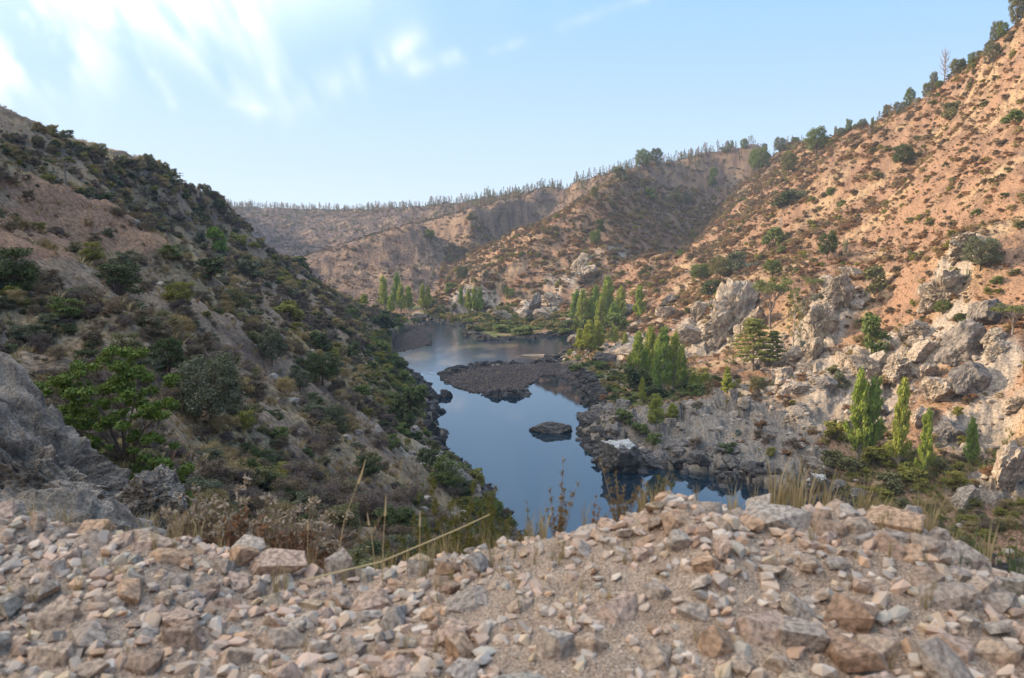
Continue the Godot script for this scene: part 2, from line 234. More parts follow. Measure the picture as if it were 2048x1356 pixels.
const PLACED_ROUND_TREE := [
	[-51.6, -327.6, 9.2, 8, "round dark green tree alone beside the left cobble bar", "round leafy trees at the foot of the far spur"],
	[-59.5, -598.2, 8, 6.6, "round leafy tree at the foot of the far spur, second of seven from left", "round leafy trees at the foot of the far spur"],
	[-35.7, -470.7, 8.1, 6.9, "round leafy tree at the foot of the far spur, third of seven from left", "round leafy trees at the foot of the far spur"],
	[-29.5, -488, 7.2, 8.3, "round leafy tree at the foot of the far spur, fourth of seven from left", "round leafy trees at the foot of the far spur"],
	[-33.3, -656.4, 6.4, 6.4, "round leafy tree at the foot of the far spur, fifth of seven from left", "round leafy trees at the foot of the far spur"],
	[-4.4, -454.1, 4.4, 6.7, "round leafy tree at the foot of the far spur, sixth of seven from left", "round leafy trees at the foot of the far spur"],
	[-1.1, -451.4, 6.1, 7.7, "round leafy tree at the foot of the far spur, rightmost of seven", "round leafy trees at the foot of the far spur"],
	[80.3, -349.9, 9.4, 7.3, "round leafy tree halfway up the right hillside, leftmost of nine", "round leafy trees halfway up the right hillside"],
	[74.3, -306.7, 7.5, 6.4, "round leafy tree halfway up the right hillside, second of nine from left", "round leafy trees halfway up the right hillside"],
	[84.4, -332.6, 10.2, 8.9, "round leafy tree halfway up the right hillside, third of nine from left", "round leafy trees halfway up the right hillside"],
	[89.6, -329.6, 8.9, 8.1, "round leafy tree halfway up the right hillside, fourth of nine from left", "round leafy trees halfway up the right hillside"],
	[90.4, -284.6, 7, 5.9, "round leafy tree halfway up the right hillside, fifth of nine from left", "round leafy trees halfway up the right hillside"],
	[113.1, -354.1, 10, 9.1, "round leafy tree halfway up the right hillside, sixth of nine from left", "round leafy trees halfway up the right hillside"],
	[103.5, -269.7, 6.9, 8.6, "round leafy tree halfway up the right hillside, seventh of nine from left", "round leafy trees halfway up the right hillside"],
	[98, -220.6, 7, 8.6, "round leafy tree halfway up the right hillside, eighth of nine from left", "round leafy trees halfway up the right hillside"],
	[103.9, -182.1, 8, 7.1, "round leafy tree halfway up the right hillside, rightmost of nine", "round leafy trees halfway up the right hillside"],
	[83.7, -188.2, 7.6, 9.7, "round leafy tree above the rocky terrace, leftmost of three", "round leafy trees above the rocky terrace"],
	[97.4, -184.3, 4.5, 2.9, "round leafy tree above the rocky terrace, second of three from left", "round leafy trees above the rocky terrace"],
	[96.4, -173.1, 4.7, 3.8, "round leafy tree above the rocky terrace, rightmost of three", "round leafy trees above the rocky terrace"],
	[53.7, -537.1, 5.9, 8.5, "round leafy tree high on the right hillside, leftmost of fifteen", "round leafy trees high on the right hillside"],
	[76.3, -587.5, 10.8, 10.8, "round leafy tree high on the right hillside, second of fifteen from left", "round leafy trees high on the right hillside"],
	[105.3, -672.3, 13.1, 14.8, "round leafy tree high on the right hillside, third of fifteen from left", "round leafy trees high on the right hillside"],
	[96.3, -578.8, 9.2, 8.5, "round leafy tree high on the right hillside, fourth of fifteen from left", "round leafy trees high on the right hillside"],
	[117.5, -680.4, 11.6, 12.5, "round leafy tree high on the right hillside, fifth of fifteen from left", "round leafy trees high on the right hillside"],
	[123.8, -629.5, 11.5, 10, "round leafy tree high on the right hillside, sixth of fifteen from left", "round leafy trees high on the right hillside"],
	[134.9, -637, 8.6, 7.8, "round leafy tree high on the right hillside, seventh of fifteen from left", "round leafy trees high on the right hillside"],
	[160.3, -664.3, 8.1, 16.2, "round leafy tree high on the right hillside, eighth of fifteen from left", "round leafy trees high on the right hillside"],
	[172.7, -582.3, 14.2, 16.4, "round leafy tree high on the right hillside, ninth of fifteen from left", "round leafy trees high on the right hillside"],
	[125.6, -382.8, 10.3, 7, "round leafy tree high on the right hillside, tenth of fifteen from left", "round leafy trees high on the right hillside"],
	[156.5, -472.1, 10.4, 12.1, "round leafy tree high on the right hillside, eleventh of fifteen from left", "round leafy trees high on the right hillside"],
	[131.4, -381.7, 8.4, 6.1, "round leafy tree high on the right hillside, twelfth of fifteen from left", "round leafy trees high on the right hillside"],
	[173.4, -476.4, 13.4, 14.6, "round leafy tree high on the right hillside, thirteenth of fifteen from left", "round leafy trees high on the right hillside"],
	[136.9, -357.3, 3.9, 3.5, "round leafy tree high on the right hillside, fourteenth of fifteen from left", "round leafy trees high on the right hillside"],
	[153, -326.6, 8.4, 8.4, "round dark green tree alone high on the right hillside", "round leafy trees high on the right hillside"],
	[169.4, -323.7, 8.3, 7.1, "round leafy tree near the right skyline, leftmost of three", "round leafy trees near the right skyline"],
	[175.7, -309.5, 6.8, 7.6, "round leafy tree near the right skyline, second of three from left", "round leafy trees near the right skyline"],
	[146.4, -244.3, 6.6, 4.2, "round leafy tree near the right skyline, rightmost of three", "round leafy trees near the right skyline"],
	[48.7, -483.6, 7.7, 8.3, "round leafy tree on the sunlit spur, leftmost of two", "round leafy trees on the sunlit spur"],
	[53.3, -499.8, 6.1, 7.9, "round leafy tree on the sunlit spur, rightmost of two", "round leafy trees on the sunlit spur"],
	[57.9, -189.9, 3.9, 3.7, "round leafy tree at the foot of the right slope, leftmost of two", "round leafy trees at the foot of the right slope"],
	[73.7, -181, 4.4, 4, "round leafy tree at the foot of the right slope, rightmost of two", "round leafy trees at the foot of the right slope"]]
const PLACED_PINE := [
	[63.9, -214.7, 10.5, 15.7, "broad feathery conifer with bare lower trunk on tan sand", "feathery conifers at the foot of the right slope"],
	[69.4, -215.4, 6.1, 11.3, "smaller dark conifer just right of the broad one", "feathery conifers at the foot of the right slope"]]
const PLACED_UMBRELLA_TREE := [
	[75, -236.4, 13.3, 14.4, "flat topped tree with tall bare grey trunk beside the crag", "flat topped trees above the rocky terrace"],
	[83.8, -226.6, 6.1, 6.6, "small forked acacia on the tan slope behind the crag", "flat topped trees above the rocky terrace"],
	[98.3, -159.6, 9, 6, "flat topped acacia at the right edge above the boulders", "flat topped trees above the rocky terrace"]]
const PLACED_SLENDER_TREE := [
	[75.7, -218.6, 4, 17.4, "thin sparse tree above the rocky terrace, leftmost of two", "thin sparse trees above the rocky terrace"],
	[77.9, -219.3, 2.1, 10.7, "thin sparse tree above the rocky terrace, rightmost of two", "thin sparse trees above the rocky terrace"],
	[59.5, -220.6, 2.7, 9.4, "thin sparse tree at the foot of the right slope", ""]]
const PLACED_BARE_TREE := [
	[157, -368.2, 2.2, 4.9, "bare grey tree near the right skyline, leftmost of four", "bare grey trees near the right skyline"],
	[170.8, -356.3, 4.4, 5.2, "bare grey tree near the right skyline, second of four from left", "bare grey trees near the right skyline"],
	[173.4, -351, 3.4, 4.3, "bare grey tree near the right skyline, third of four from left", "bare grey trees near the right skyline"],
	[180.7, -353.1, 6.5, 12.1, "bare grey tree near the right skyline, rightmost of four", "bare grey trees near the right skyline"],
	[115.5, -355.2, 3, 8.7, "bare grey tree halfway up the right hillside", ""]]
const PLACED_CACTUS := [
	[110.8, -273.7, 2.3, 5.4, "columnar cactus halfway up the right hillside, leftmost of two", "columnar cacti halfway up the right hillside"],
	[102.8, -184.9, 1.4, 2.7, "columnar cactus halfway up the right hillside, rightmost of two", "columnar cacti halfway up the right hillside"],
	[82.9, -242.8, 1.2, 3, "columnar cactus above the rocky terrace, leftmost of two", "columnar cacti above the rocky terrace"],
	[82.5, -230.8, 1.1, 3.7, "columnar cactus above the rocky terrace, rightmost of two", "columnar cacti above the rocky terrace"]]
const PLACED_DARK_BUSH := [
	[20.8, -266.4, 5.9, 2.3, "low leafy bush on the bank by the poplars, leftmost of nine", "low leafy bushes on the bank by the poplars"],
	[27.4, -267.2, 4.9, 2.6, "low leafy bush on the bank by the poplars, second of nine from left", "low leafy bushes on the bank by the poplars"],
	[28.8, -264.1, 6.5, 2.6, "low leafy bush on the bank by the poplars, third of nine from left", "low leafy bushes on the bank by the poplars"],
	[24.3, -172.6, 4.2, 3.2, "low leafy bush on the bank by the poplars, fourth of nine from left", "low leafy bushes on the bank by the poplars"],
	[33.8, -216.7, 8.2, 6.9, "low leafy bush on the bank by the poplars, fifth of nine from left", "low leafy bushes on the bank by the poplars"],
	[27, -168.5, 4.1, 2.3, "low leafy bush on the bank by the poplars, sixth of nine from left", "low leafy bushes on the bank by the poplars"],
	[29.2, -164.5, 3.6, 2, "low leafy bush on the bank by the poplars, seventh of nine from left", "low leafy bushes on the bank by the poplars"],
	[36.6, -204.7, 6.3, 4, "low leafy bush on the bank by the poplars, eighth of nine from left", "low leafy bushes on the bank by the poplars"],
	[45.3, -199.3, 4.9, 2.9, "low leafy bush on the bank by the poplars, rightmost of nine", "low leafy bushes on the bank by the poplars"],
	[23.9, -367.1, 6.7, 2.7, "low leafy bush on the far right bank, leftmost of four", "low leafy bushes on the far right bank"],
	[26.6, -372.7, 9.6, 5.9, "low leafy bush on the far right bank, second of four from left", "low leafy bushes on the far right bank"],
	[33.2, -369.3, 9, 5, "low leafy bush on the far right bank, third of four from left", "low leafy bushes on the far right bank"],
	[42.6, -326.6, 10.4, 8.4, "low leafy bush on the far right bank, rightmost of four", "low leafy bushes on the far right bank"],
	[-9.8, -408.9, 7.5, 4, "low leafy bush at the foot of the far spur, leftmost of three", "low leafy bushes at the foot of the far spur"],
	[-5.5, -376, 10.6, 3.2, "low leafy bush at the foot of the far spur, second of three from left", "low leafy bushes at the foot of the far spur"],
	[5.9, -368.2, 13.5, 3.6, "low leafy bush at the foot of the far spur, rightmost of three", "low leafy bushes at the foot of the far spur"],
	[41.6, -154, 3.8, 1.9, "low leafy bush on the near right shore, leftmost of nine", "low leafy bushes on the near right shore"],
	[58.1, -145.5, 4.4, 2.7, "low leafy bush on the near right shore, second of nine from left", "low leafy bushes on the near right shore"],
	[62.6, -154.9, 4.7, 3.8, "low leafy bush on the near right shore, third of nine from left", "low leafy bushes on the near right shore"],
	[60.7, -142.9, 5.2, 3.3, "low leafy bush on the near right shore, fourth of nine from left", "low leafy bushes on the near right shore"],
	[65.4, -143.3, 5.8, 4, "low leafy bush on the near right shore, fifth of nine from left", "low leafy bushes on the near right shore"],
	[63.8, -133.8, 5.2, 3.4, "low leafy bush on the near right shore, sixth of nine from left", "low leafy bushes on the near right shore"],
	[68.2, -135.8, 5.3, 3.5, "low leafy bush on the near right shore, seventh of nine from left", "low leafy bushes on the near right shore"],
	[73.2, -135.8, 4.5, 3.5, "low leafy bush on the near right shore, eighth of nine from left", "low leafy bushes on the near right shore"],
	[71.2, -127.5, 5, 3.4, "low leafy bush on the near right shore, rightmost of nine", "low leafy bushes on the near right shore"]]
const PLACED_LEFT_TREE := [
	[-23.5, -55.5, 2.5, 2.8, "grey green feathery tree on the shaded left slope, leftmost of six", "grey green feathery trees on the shaded left slope"],
	[-19.4, -51.8, 4.1, 4.7, "large grey green feathery tree mid left slope with dark trunk", "grey green feathery trees on the shaded left slope"],
	[-31.5, -106.2, 3.8, 4.8, "grey green feathery tree on the shaded left slope, third of six from left", "grey green feathery trees on the shaded left slope"],
	[-28, -106.2, 3.5, 2.9, "grey green feathery tree on the shaded left slope, fourth of six from left", "grey green feathery trees on the shaded left slope"],
	[-27.3, -116.2, 5.5, 4.4, "grey green feathery tree on the shaded left slope, fifth of six from left", "grey green feathery trees on the shaded left slope"],
	[-19.7, -88, 3.3, 3.2, "grey green feathery tree on the shaded left slope, rightmost of six", "grey green feathery trees on the shaded left slope"],
	[-11.5, -34.6, 1.2, 1.5, "grey green feathery tree low on the near left slope", ""]]
const PLACED_LEFT_BUSH := [
	[-37, -60.8, 4.5, 3.7, "dark green tree at the left edge below the road cut", "leafy bushes on the shaded left slope"],
	[-31.8, -53.5, 2.6, 1.6, "leafy bush on the shaded left slope, second of eighteen from left", "leafy bushes on the shaded left slope"],
	[-31.7, -57.8, 2.8, 1.8, "leafy bush on the shaded left slope, third of eighteen from left", "leafy bushes on the shaded left slope"],
	[-49.6, -97.1, 3.1, 2.7, "leafy bush on the shaded left slope, fourth of eighteen from left", "leafy bushes on the shaded left slope"],
	[-41.4, -86.4, 5.9, 3.8, "leafy bush on the shaded left slope, fifth of eighteen from left", "leafy bushes on the shaded left slope"],
	[-47, -99.7, 3.7, 2.4, "leafy bush on the shaded left slope, sixth of eighteen from left", "leafy bushes on the shaded left slope"],
	[-25.7, -54.1, 2.6, 2, "leafy bush on the shaded left slope, seventh of eighteen from left", "leafy bushes on the shaded left slope"],
	[-26.7, -60.3, 2.3, 1.5, "leafy bush on the shaded left slope, eighth of eighteen from left", "leafy bushes on the shaded left slope"],
	[-49.1, -118, 3.6, 2.2, "leafy bush on the shaded left slope, ninth of eighteen from left", "leafy bushes on the shaded left slope"],
	[-39, -95.9, 4.1, 2.9, "leafy bush on the shaded left slope, tenth of eighteen from left", "leafy bushes on the shaded left slope"],
	[-49.2, -133.4, 5.7, 3.6, "leafy bush on the shaded left slope, eleventh of eighteen from left", "leafy bushes on the shaded left slope"],
	[-19.8, -56.5, 1.7, 1.4, "leafy bush on the shaded left slope, twelfth of eighteen from left", "leafy bushes on the shaded left slope"],
	[-43.2, -127.1, 4.7, 3.4, "leafy bush on the shaded left slope, thirteenth of eighteen from left", "leafy bushes on the shaded left slope"],
	[-62.4, -195.1, 7.2, 4.8, "leafy bush on the shaded left slope, fourteenth of eighteen from left", "leafy bushes on the shaded left slope"],
	[-16.9, -58.3, 1.8, 1.2, "leafy bush on the shaded left slope, fifteenth of eighteen from left", "leafy bushes on the shaded left slope"],
	[-49.2, -178.3, 6.5, 4.4, "leafy bush on the shaded left slope, sixteenth of eighteen from left", "leafy bushes on the shaded left slope"],
	[-89.6, -346.8, 7.6, 5.5, "leafy bush on the shaded left slope, seventeenth of eighteen from left", "leafy bushes on the shaded left slope"],
	[-24.4, -96.8, 3, 2.1, "leafy bush on the shaded left slope, rightmost of eighteen", "leafy bushes on the shaded left slope"],
	[-52, -98, 1.8, 1.4, "leafy bush above the road bend on the left hill, leftmost of four", "leafy bushes above the road bend on the left hill"],
	[-87.4, -230.8, 4.2, 3.4, "leafy bush above the road bend on the left hill, second of four from left", "leafy bushes above the road bend on the left hill"],
	[-82.1, -229.4, 5.6, 7.3, "bright yellow green tree beside the road on the left hill", "leafy bushes above the road bend on the left hill"],
	[-91, -274.5, 6, 5.7, "leafy bush above the road bend on the left hill, rightmost of four", "leafy bushes above the road bend on the left hill"],
	[-37.6, -158.7, 4.5, 3.5, "leafy bush by the left shore, leftmost of seventeen", "leafy bushes by the left shore"],
	[-58, -291.5, 7.1, 4.3, "leafy bush by the left shore, second of seventeen from left", "leafy bushes by the left shore"],
	[-34.8, -173.6, 5.3, 3.8, "leafy bush by the left shore, third of seventeen from left", "leafy bushes by the left shore"],
	[-26.1, -138.3, 3.7, 2.5, "leafy bush by the left shore, fourth of seventeen from left", "leafy bushes by the left shore"],
	[-13.2, -72.8, 3.2, 1.9, "leafy bush by the left shore, fifth of seventeen from left", "leafy bushes by the left shore"],
	[-39.8, -223.3, 4.4, 3.3, "leafy bush by the left shore, sixth of seventeen from left", "leafy bushes by the left shore"],
	[-7.2, -41.6, 1.2, 0.7, "leafy bush by the left shore, seventh of seventeen from left", "leafy bushes by the left shore"],
	[-16.6, -108.5, 3, 2.3, "leafy bush by the left shore, eighth of seventeen from left", "leafy bushes by the left shore"],
	[-32.6, -225.3, 5.5, 4.1, "leafy bush by the left shore, ninth of seventeen from left", "leafy bushes by the left shore"],
	[-27.4, -206.5, 4.5, 3.8, "leafy bush by the left shore, tenth of seventeen from left", "leafy bushes by the left shore"],
	[-18.4, -140.8, 6.2, 7.7, "leafy bush by the left shore, eleventh of seventeen from left", "leafy bushes by the left shore"],
	[-23.7, -196.9, 6, 4.1, "leafy bush by the left shore, twelfth of seventeen from left", "leafy bushes by the left shore"],
	[-11.9, -115.2, 4.2, 3.5, "leafy bush by the left shore, thirteenth of seventeen from left", "leafy bushes by the left shore"],
	[-9.3, -110.1, 5.6, 4.4, "leafy bush by the left shore, fourteenth of seventeen from left", "leafy bushes by the left shore"],
	[-6.9, -116.6, 3.6, 2.6, "leafy bush by the left shore, fifteenth of seventeen from left", "leafy bushes by the left shore"],
	[-2.8, -113.8, 3.5, 3.1, "leafy bush by the left shore, sixteenth of seventeen from left", "leafy bushes by the left shore"],
	[-1, -113.8, 2.8, 2.8, "leafy bush by the left shore, rightmost of seventeen", "leafy bushes by the left shore"],
	[-10.3, -30, 0.9, 0.7, "leafy bush low on the near left slope, leftmost of five", "leafy bushes low on the near left slope"],
	[-10.3, -34.5, 1, 0.7, "leafy bush low on the near left slope, second of five from left", "leafy bushes low on the near left slope"],
	[-15.4, -55.3, 1.5, 1, "leafy bush low on the near left slope, third of five from left", "leafy bushes low on the near left slope"],
	[-9.5, -37.2, 1.1, 0.9, "leafy bush low on the near left slope, fourth of five from left", "leafy bushes low on the near left slope"],
	[-7.3, -33.3, 1, 0.7, "leafy bush low on the near left slope, rightmost of five", "leafy bushes low on the near left slope"],
	[-37.7, -231.4, 6.2, 3.4, "leafy bush at the left waterline", ""]]
const PLACED_CREST_TREE := [
	[177.2, -360.6, 4.8, 7.5, "upright grey green tree on the upper right skyline, leftmost of ten", "upright grey green trees on the upper right skyline"],
	[179, -358.4, 4.4, 7.4, "upright grey green tree on the upper right skyline, second of ten from left", "upright grey green trees on the upper right skyline"],
	[179.3, -354.1, 4.3, 5.2, "upright grey green tree on the upper right skyline, third of ten from left", "upright grey green trees on the upper right skyline"],
	[181, -343.7, 9.2, 7.1, "upright grey green tree on the upper right skyline, fourth of ten from left", "upright grey green trees on the upper right skyline"],
	[182.3, -342.7, 3.8, 5.9, "upright grey green tree on the upper right skyline, fifth of ten from left", "upright grey green trees on the upper right skyline"],
	[182, -335.6, 4.1, 5.3, "upright grey green tree on the upper right skyline, sixth of ten from left", "upright grey green trees on the upper right skyline"],
	[182.3, -330.6, 4.8, 6.1, "upright grey green tree on the upper right skyline, seventh of ten from left", "upright grey green trees on the upper right skyline"],
	[182.5, -320.8, 5.1, 9, "upright grey green tree on the upper right skyline, eighth of ten from left", "upright grey green trees on the upper right skyline"],
	[182.8, -317, 5.8, 7.7, "upright grey green tree on the upper right skyline, ninth of ten from left", "upright grey green trees on the upper right skyline"],
	[184.6, -311.3, 8.4, 11.4, "upright grey green tree on the upper right skyline, rightmost of ten", "upright grey green trees on the upper right skyline"],
	[178.3, -699, 8.5, 6.8, "upright grey green tree on the middle right skyline, leftmost of fourteen", "upright grey green trees on the middle right skyline"],
	[192.3, -692.8, 9.3, 9.3, "upright grey green tree on the middle right skyline, second of fourteen from left", "upright grey green trees on the middle right skyline"],
	[208.2, -688.6, 6.7, 7.6, "upright grey green tree on the middle right skyline, third of fourteen from left", "upright grey green trees on the middle right skyline"],
	[186.9, -584, 11.4, 9.3, "upright grey green tree on the middle right skyline, fourth of fourteen from left", "upright grey green trees on the middle right skyline"],
	[197.6, -582.3, 7.8, 6.4, "upright grey green tree on the middle right skyline, fifth of fourteen from left", "upright grey green trees on the middle right skyline"],
	[190, -492.4, 2.1, 6.6, "upright grey green tree on the middle right skyline, sixth of fourteen from left", "upright grey green trees on the middle right skyline"],
	[183.1, -466.5, 7.4, 5.7, "upright grey green tree on the middle right skyline, seventh of fourteen from left", "upright grey green trees on the middle right skyline"],
	[185.7, -462.3, 5.1, 6.8, "upright grey green tree on the middle right skyline, eighth of fourteen from left", "upright grey green trees on the middle right skyline"],
	[187.2, -456.8, 5, 5, "upright grey green tree on the middle right skyline, ninth of fourteen from left", "upright grey green trees on the middle right skyline"],
	[189.8, -454.1, 6.1, 5, "upright grey green tree on the middle right skyline, tenth of fourteen from left", "upright grey green trees on the middle right skyline"],
	[182.6, -425.2, 2.3, 6.2, "upright grey green tree on the middle right skyline, eleventh of fourteen from left", "upright grey green trees on the middle right skyline"],
	[185.6, -416.3, 6.1, 5.6, "upright grey green tree on the middle right skyline, twelfth of fourteen from left", "upright grey green trees on the middle right skyline"],
	[182, -394.5, 8.7, 8.2, "upright grey green tree on the middle right skyline, thirteenth of fourteen from left", "upright grey green trees on the middle right skyline"],
	[185.2, -392.1, 6.7, 9.1, "upright grey green tree on the middle right skyline, rightmost of fourteen", "upright grey green trees on the middle right skyline"]]
const PLACED_CREST_BUSH := [
	[-107.7, -189.9, 2.6, 1.6, "small bush along the left skyline, leftmost of eleven", "small bushes along the left skyline"],
	[-105.4, -192.8, 2.6, 1.9, "small bush along the left skyline, second of eleven from left", "small bushes along the left skyline"],
	[-106.2, -205.3, 2, 2.3, "small bush along the left skyline, third of eleven from left", "small bushes along the left skyline"],
	[-108.3, -219.3, 4.3, 3.5, "small bush along the left skyline, fourth of eleven from left", "small bushes along the left skyline"],
	[-108.3, -234.9, 5.7, 1.4, "small bush along the left skyline, fifth of eleven from left", "small bushes along the left skyline"],
	[-107.8, -247.2, 3.9, 3.6, "small bush along the left skyline, sixth of eleven from left", "small bushes along the left skyline"],
	[-106.5, -255.5, 3.1, 3.1, "small bush along the left skyline, seventh of eleven from left", "small bushes along the left skyline"],
	[-108.1, -265.6, 2.9, 2.6, "small bush along the left skyline, eighth of eleven from left", "small bushes along the left skyline"],
	[-105, -286.3, 2.8, 2.8, "small bush along the left skyline, ninth of eleven from left", "small bushes along the left skyline"],
	[-103.2, -288, 3.5, 2.8, "small bush along the left skyline, tenth of eleven from left", "small bushes along the left skyline"],
	[-100.7, -284.6, 4.5, 3.1, "small bush along the left skyline, rightmost of eleven", "small bushes along the left skyline"]]
const PLACED_BOULDER := [
	[64.3, -189.9, 3.5, 2.3, "weathered boulder at the foot of the right slope, leftmost of eight", "weathered boulders at the foot of the right slope"],
	[65.3, -182.7, 4.9, 2.5, "weathered boulder at the foot of the right slope, second of eight from left", "weathered boulders at the foot of the right slope"],
	[68.9, -183.2, 2.9, 1.8, "weathered boulder at the foot of the right slope, third of eight from left", "weathered boulders at the foot of the right slope"],
	[70.2, -179.4, 4.4, 2.8, "weathered boulder at the foot of the right slope, fourth of eight from left", "weathered boulders at the foot of the right slope"],
	[81.8, -181.6, 6.4, 5.3, "weathered boulder at the foot of the right slope, fifth of eight from left", "weathered boulders at the foot of the right slope"],
	[86.4, -168.5, 4.7, 3.3, "weathered boulder at the foot of the right slope, sixth of eight from left", "weathered boulders at the foot of the right slope"],
	[92.1, -166, 9.3, 8.9, "largest tan boulder above the dark leaning one", "weathered boulders at the foot of the right slope"],
	[88.4, -155.4, 6.8, 6.5, "large dark grey boulder leaning on the right slope", "weathered boulders at the foot of the right slope"],
	[87.8, -174.1, 6.6, 4.5, "weathered boulder above the rocky terrace, leftmost of two", "weathered boulders above the rocky terrace"],
	[97.8, -168, 7.4, 5.3, "weathered boulder above the rocky terrace, rightmost of two", "weathered boulders above the rocky terrace"],
	[53, -137, 3.8, 3.5, "triangular pale boulder streaked white on the near right shore", "weathered boulders on the near right shore"],
	[67.4, -162, 4, 2.4, "weathered boulder on the near right shore, second of eight from left", "weathered boulders on the near right shore"],
	[75.4, -164.5, 4, 2.4, "weathered boulder on the near right shore, third of eight from left", "weathered boulders on the near right shore"],
	[79.1, -155.4, 5.7, 3.8, "weathered boulder on the near right shore, fourth of eight from left", "weathered boulders on the near right shore"],
	[84.7, -158.2, 9.1, 4.6, "weathered boulder on the near right shore, fifth of eight from left", "weathered boulders on the near right shore"],
	[81.9, -149.5, 5.5, 3.7, "weathered boulder on the near right shore, sixth of eight from left", "weathered boulders on the near right shore"],
	[70.5, -123, 4.8, 3.6, "weathered boulder on the near right shore, seventh of eight from left", "weathered boulders on the near right shore"],
	[77.7, -124.5, 6.8, 6.8, "weathered boulder on the near right shore, rightmost of eight", "weathered boulders on the near right shore"],
	[8.8, -184.9, 9.7, 5.2, "flat dark rock standing alone in the river", "weathered boulders on the bank by the poplars"],
	[14.6, -273.7, 2.3, 1.3, "weathered boulder on the bank by the poplars, second of nine from left", "weathered boulders on the bank by the poplars"],
	[17.9, -260.1, 5.4, 2.9, "weathered boulder on the bank by the poplars, third of nine from left", "weathered boulders on the bank by the poplars"],
	[31, -269.7, 8.2, 3.6, "weathered boulder on the bank by the poplars, fourth of nine from left", "weathered boulders on the bank by the poplars"],
	[21.1, -152.2, 8.4, 5.8, "dark block with white stained top at the tip of the rocky bank", "weathered boulders on the bank by the poplars"],
	[57.6, -306.7, 7.5, 5.6, "weathered boulder on the bank by the poplars, sixth of nine from left", "weathered boulders on the bank by the poplars"],
	[68.3, -353.1, 8.6, 5.2, "weathered boulder on the bank by the poplars, seventh of nine from left", "weathered boulders on the bank by the poplars"],
	[56.7, -258.6, 9.5, 6.3, "weathered boulder on the bank by the poplars, eighth of nine from left", "weathered boulders on the bank by the poplars"],
	[63.6, -275.4, 6.7, 6.7, "weathered boulder on the bank by the poplars, rightmost of nine", "weathered boulders on the bank by the poplars"],
	[-21.6, -199.3, 2.9, 1.9, "weathered boulder by the left shore, leftmost of eight", "weathered boulders by the left shore"],
	[-18.1, -176.2, 3.2, 2.2, "weathered boulder by the left shore, second of eight from left", "weathered boulders by the left shore"],
	[-19, -197.5, 3.1, 2.2, "weathered boulder by the left shore, third of eight from left", "weathered boulders by the left shore"],
	[-21, -222.6, 3.3, 1.9, "weathered boulder by the left shore, fourth of eight from left", "weathered boulders by the left shore"],
	[-15.7, -174.1, 3.2, 2.3, "weathered boulder by the left shore, fifth of eight from left", "weathered boulders by the left shore"],
	[-18.4, -226, 3.9, 3, "small dark boulder in the water off the left bank", "weathered boulders by the left shore"],
	[-4.9, -130.6, 1.1, 0.8, "weathered boulder by the left shore, seventh of eight from left", "weathered boulders by the left shore"],
	[-3.9, -127.5, 1.2, 0.9, "weathered boulder by the left shore, rightmost of eight", "weathered boulders by the left shore"],
	[7.1, -320.8, 2.7, 1.6, "weathered boulder on the far right bank, leftmost of six", "weathered boulders on the far right bank"],
	[12, -423.9, 8.8, 10.4, "weathered boulder on the far right bank, second of six from left", "weathered boulders on the far right bank"],
	[15.2, -406.5, 9.9, 6.5, "weathered boulder on the far right bank, third of six from left", "weathered boulders on the far right bank"],
	[25.4, -326.6, 6.8, 4.4, "weathered boulder on the far right bank, fourth of six from left", "weathered boulders on the far right bank"],
	[52, -374.9, 9.2, 5.5, "weathered boulder on the far right bank, fifth of six from left", "weathered boulders on the far right bank"],
	[39.2, -268.8, 8.2, 4.3, "weathered boulder on the far right bank, rightmost of six", "weathered boulders on the far right bank"],
	[-49.5, -438.1, 9.6, 3.7, "weathered boulder at the foot of the far spur, leftmost of two", "weathered boulders at the foot of the far spur"],
	[6.5, -408.9, 7.5, 6, "weathered boulder at the foot of the far spur, rightmost of two", "weathered boulders at the foot of the far spur"]]
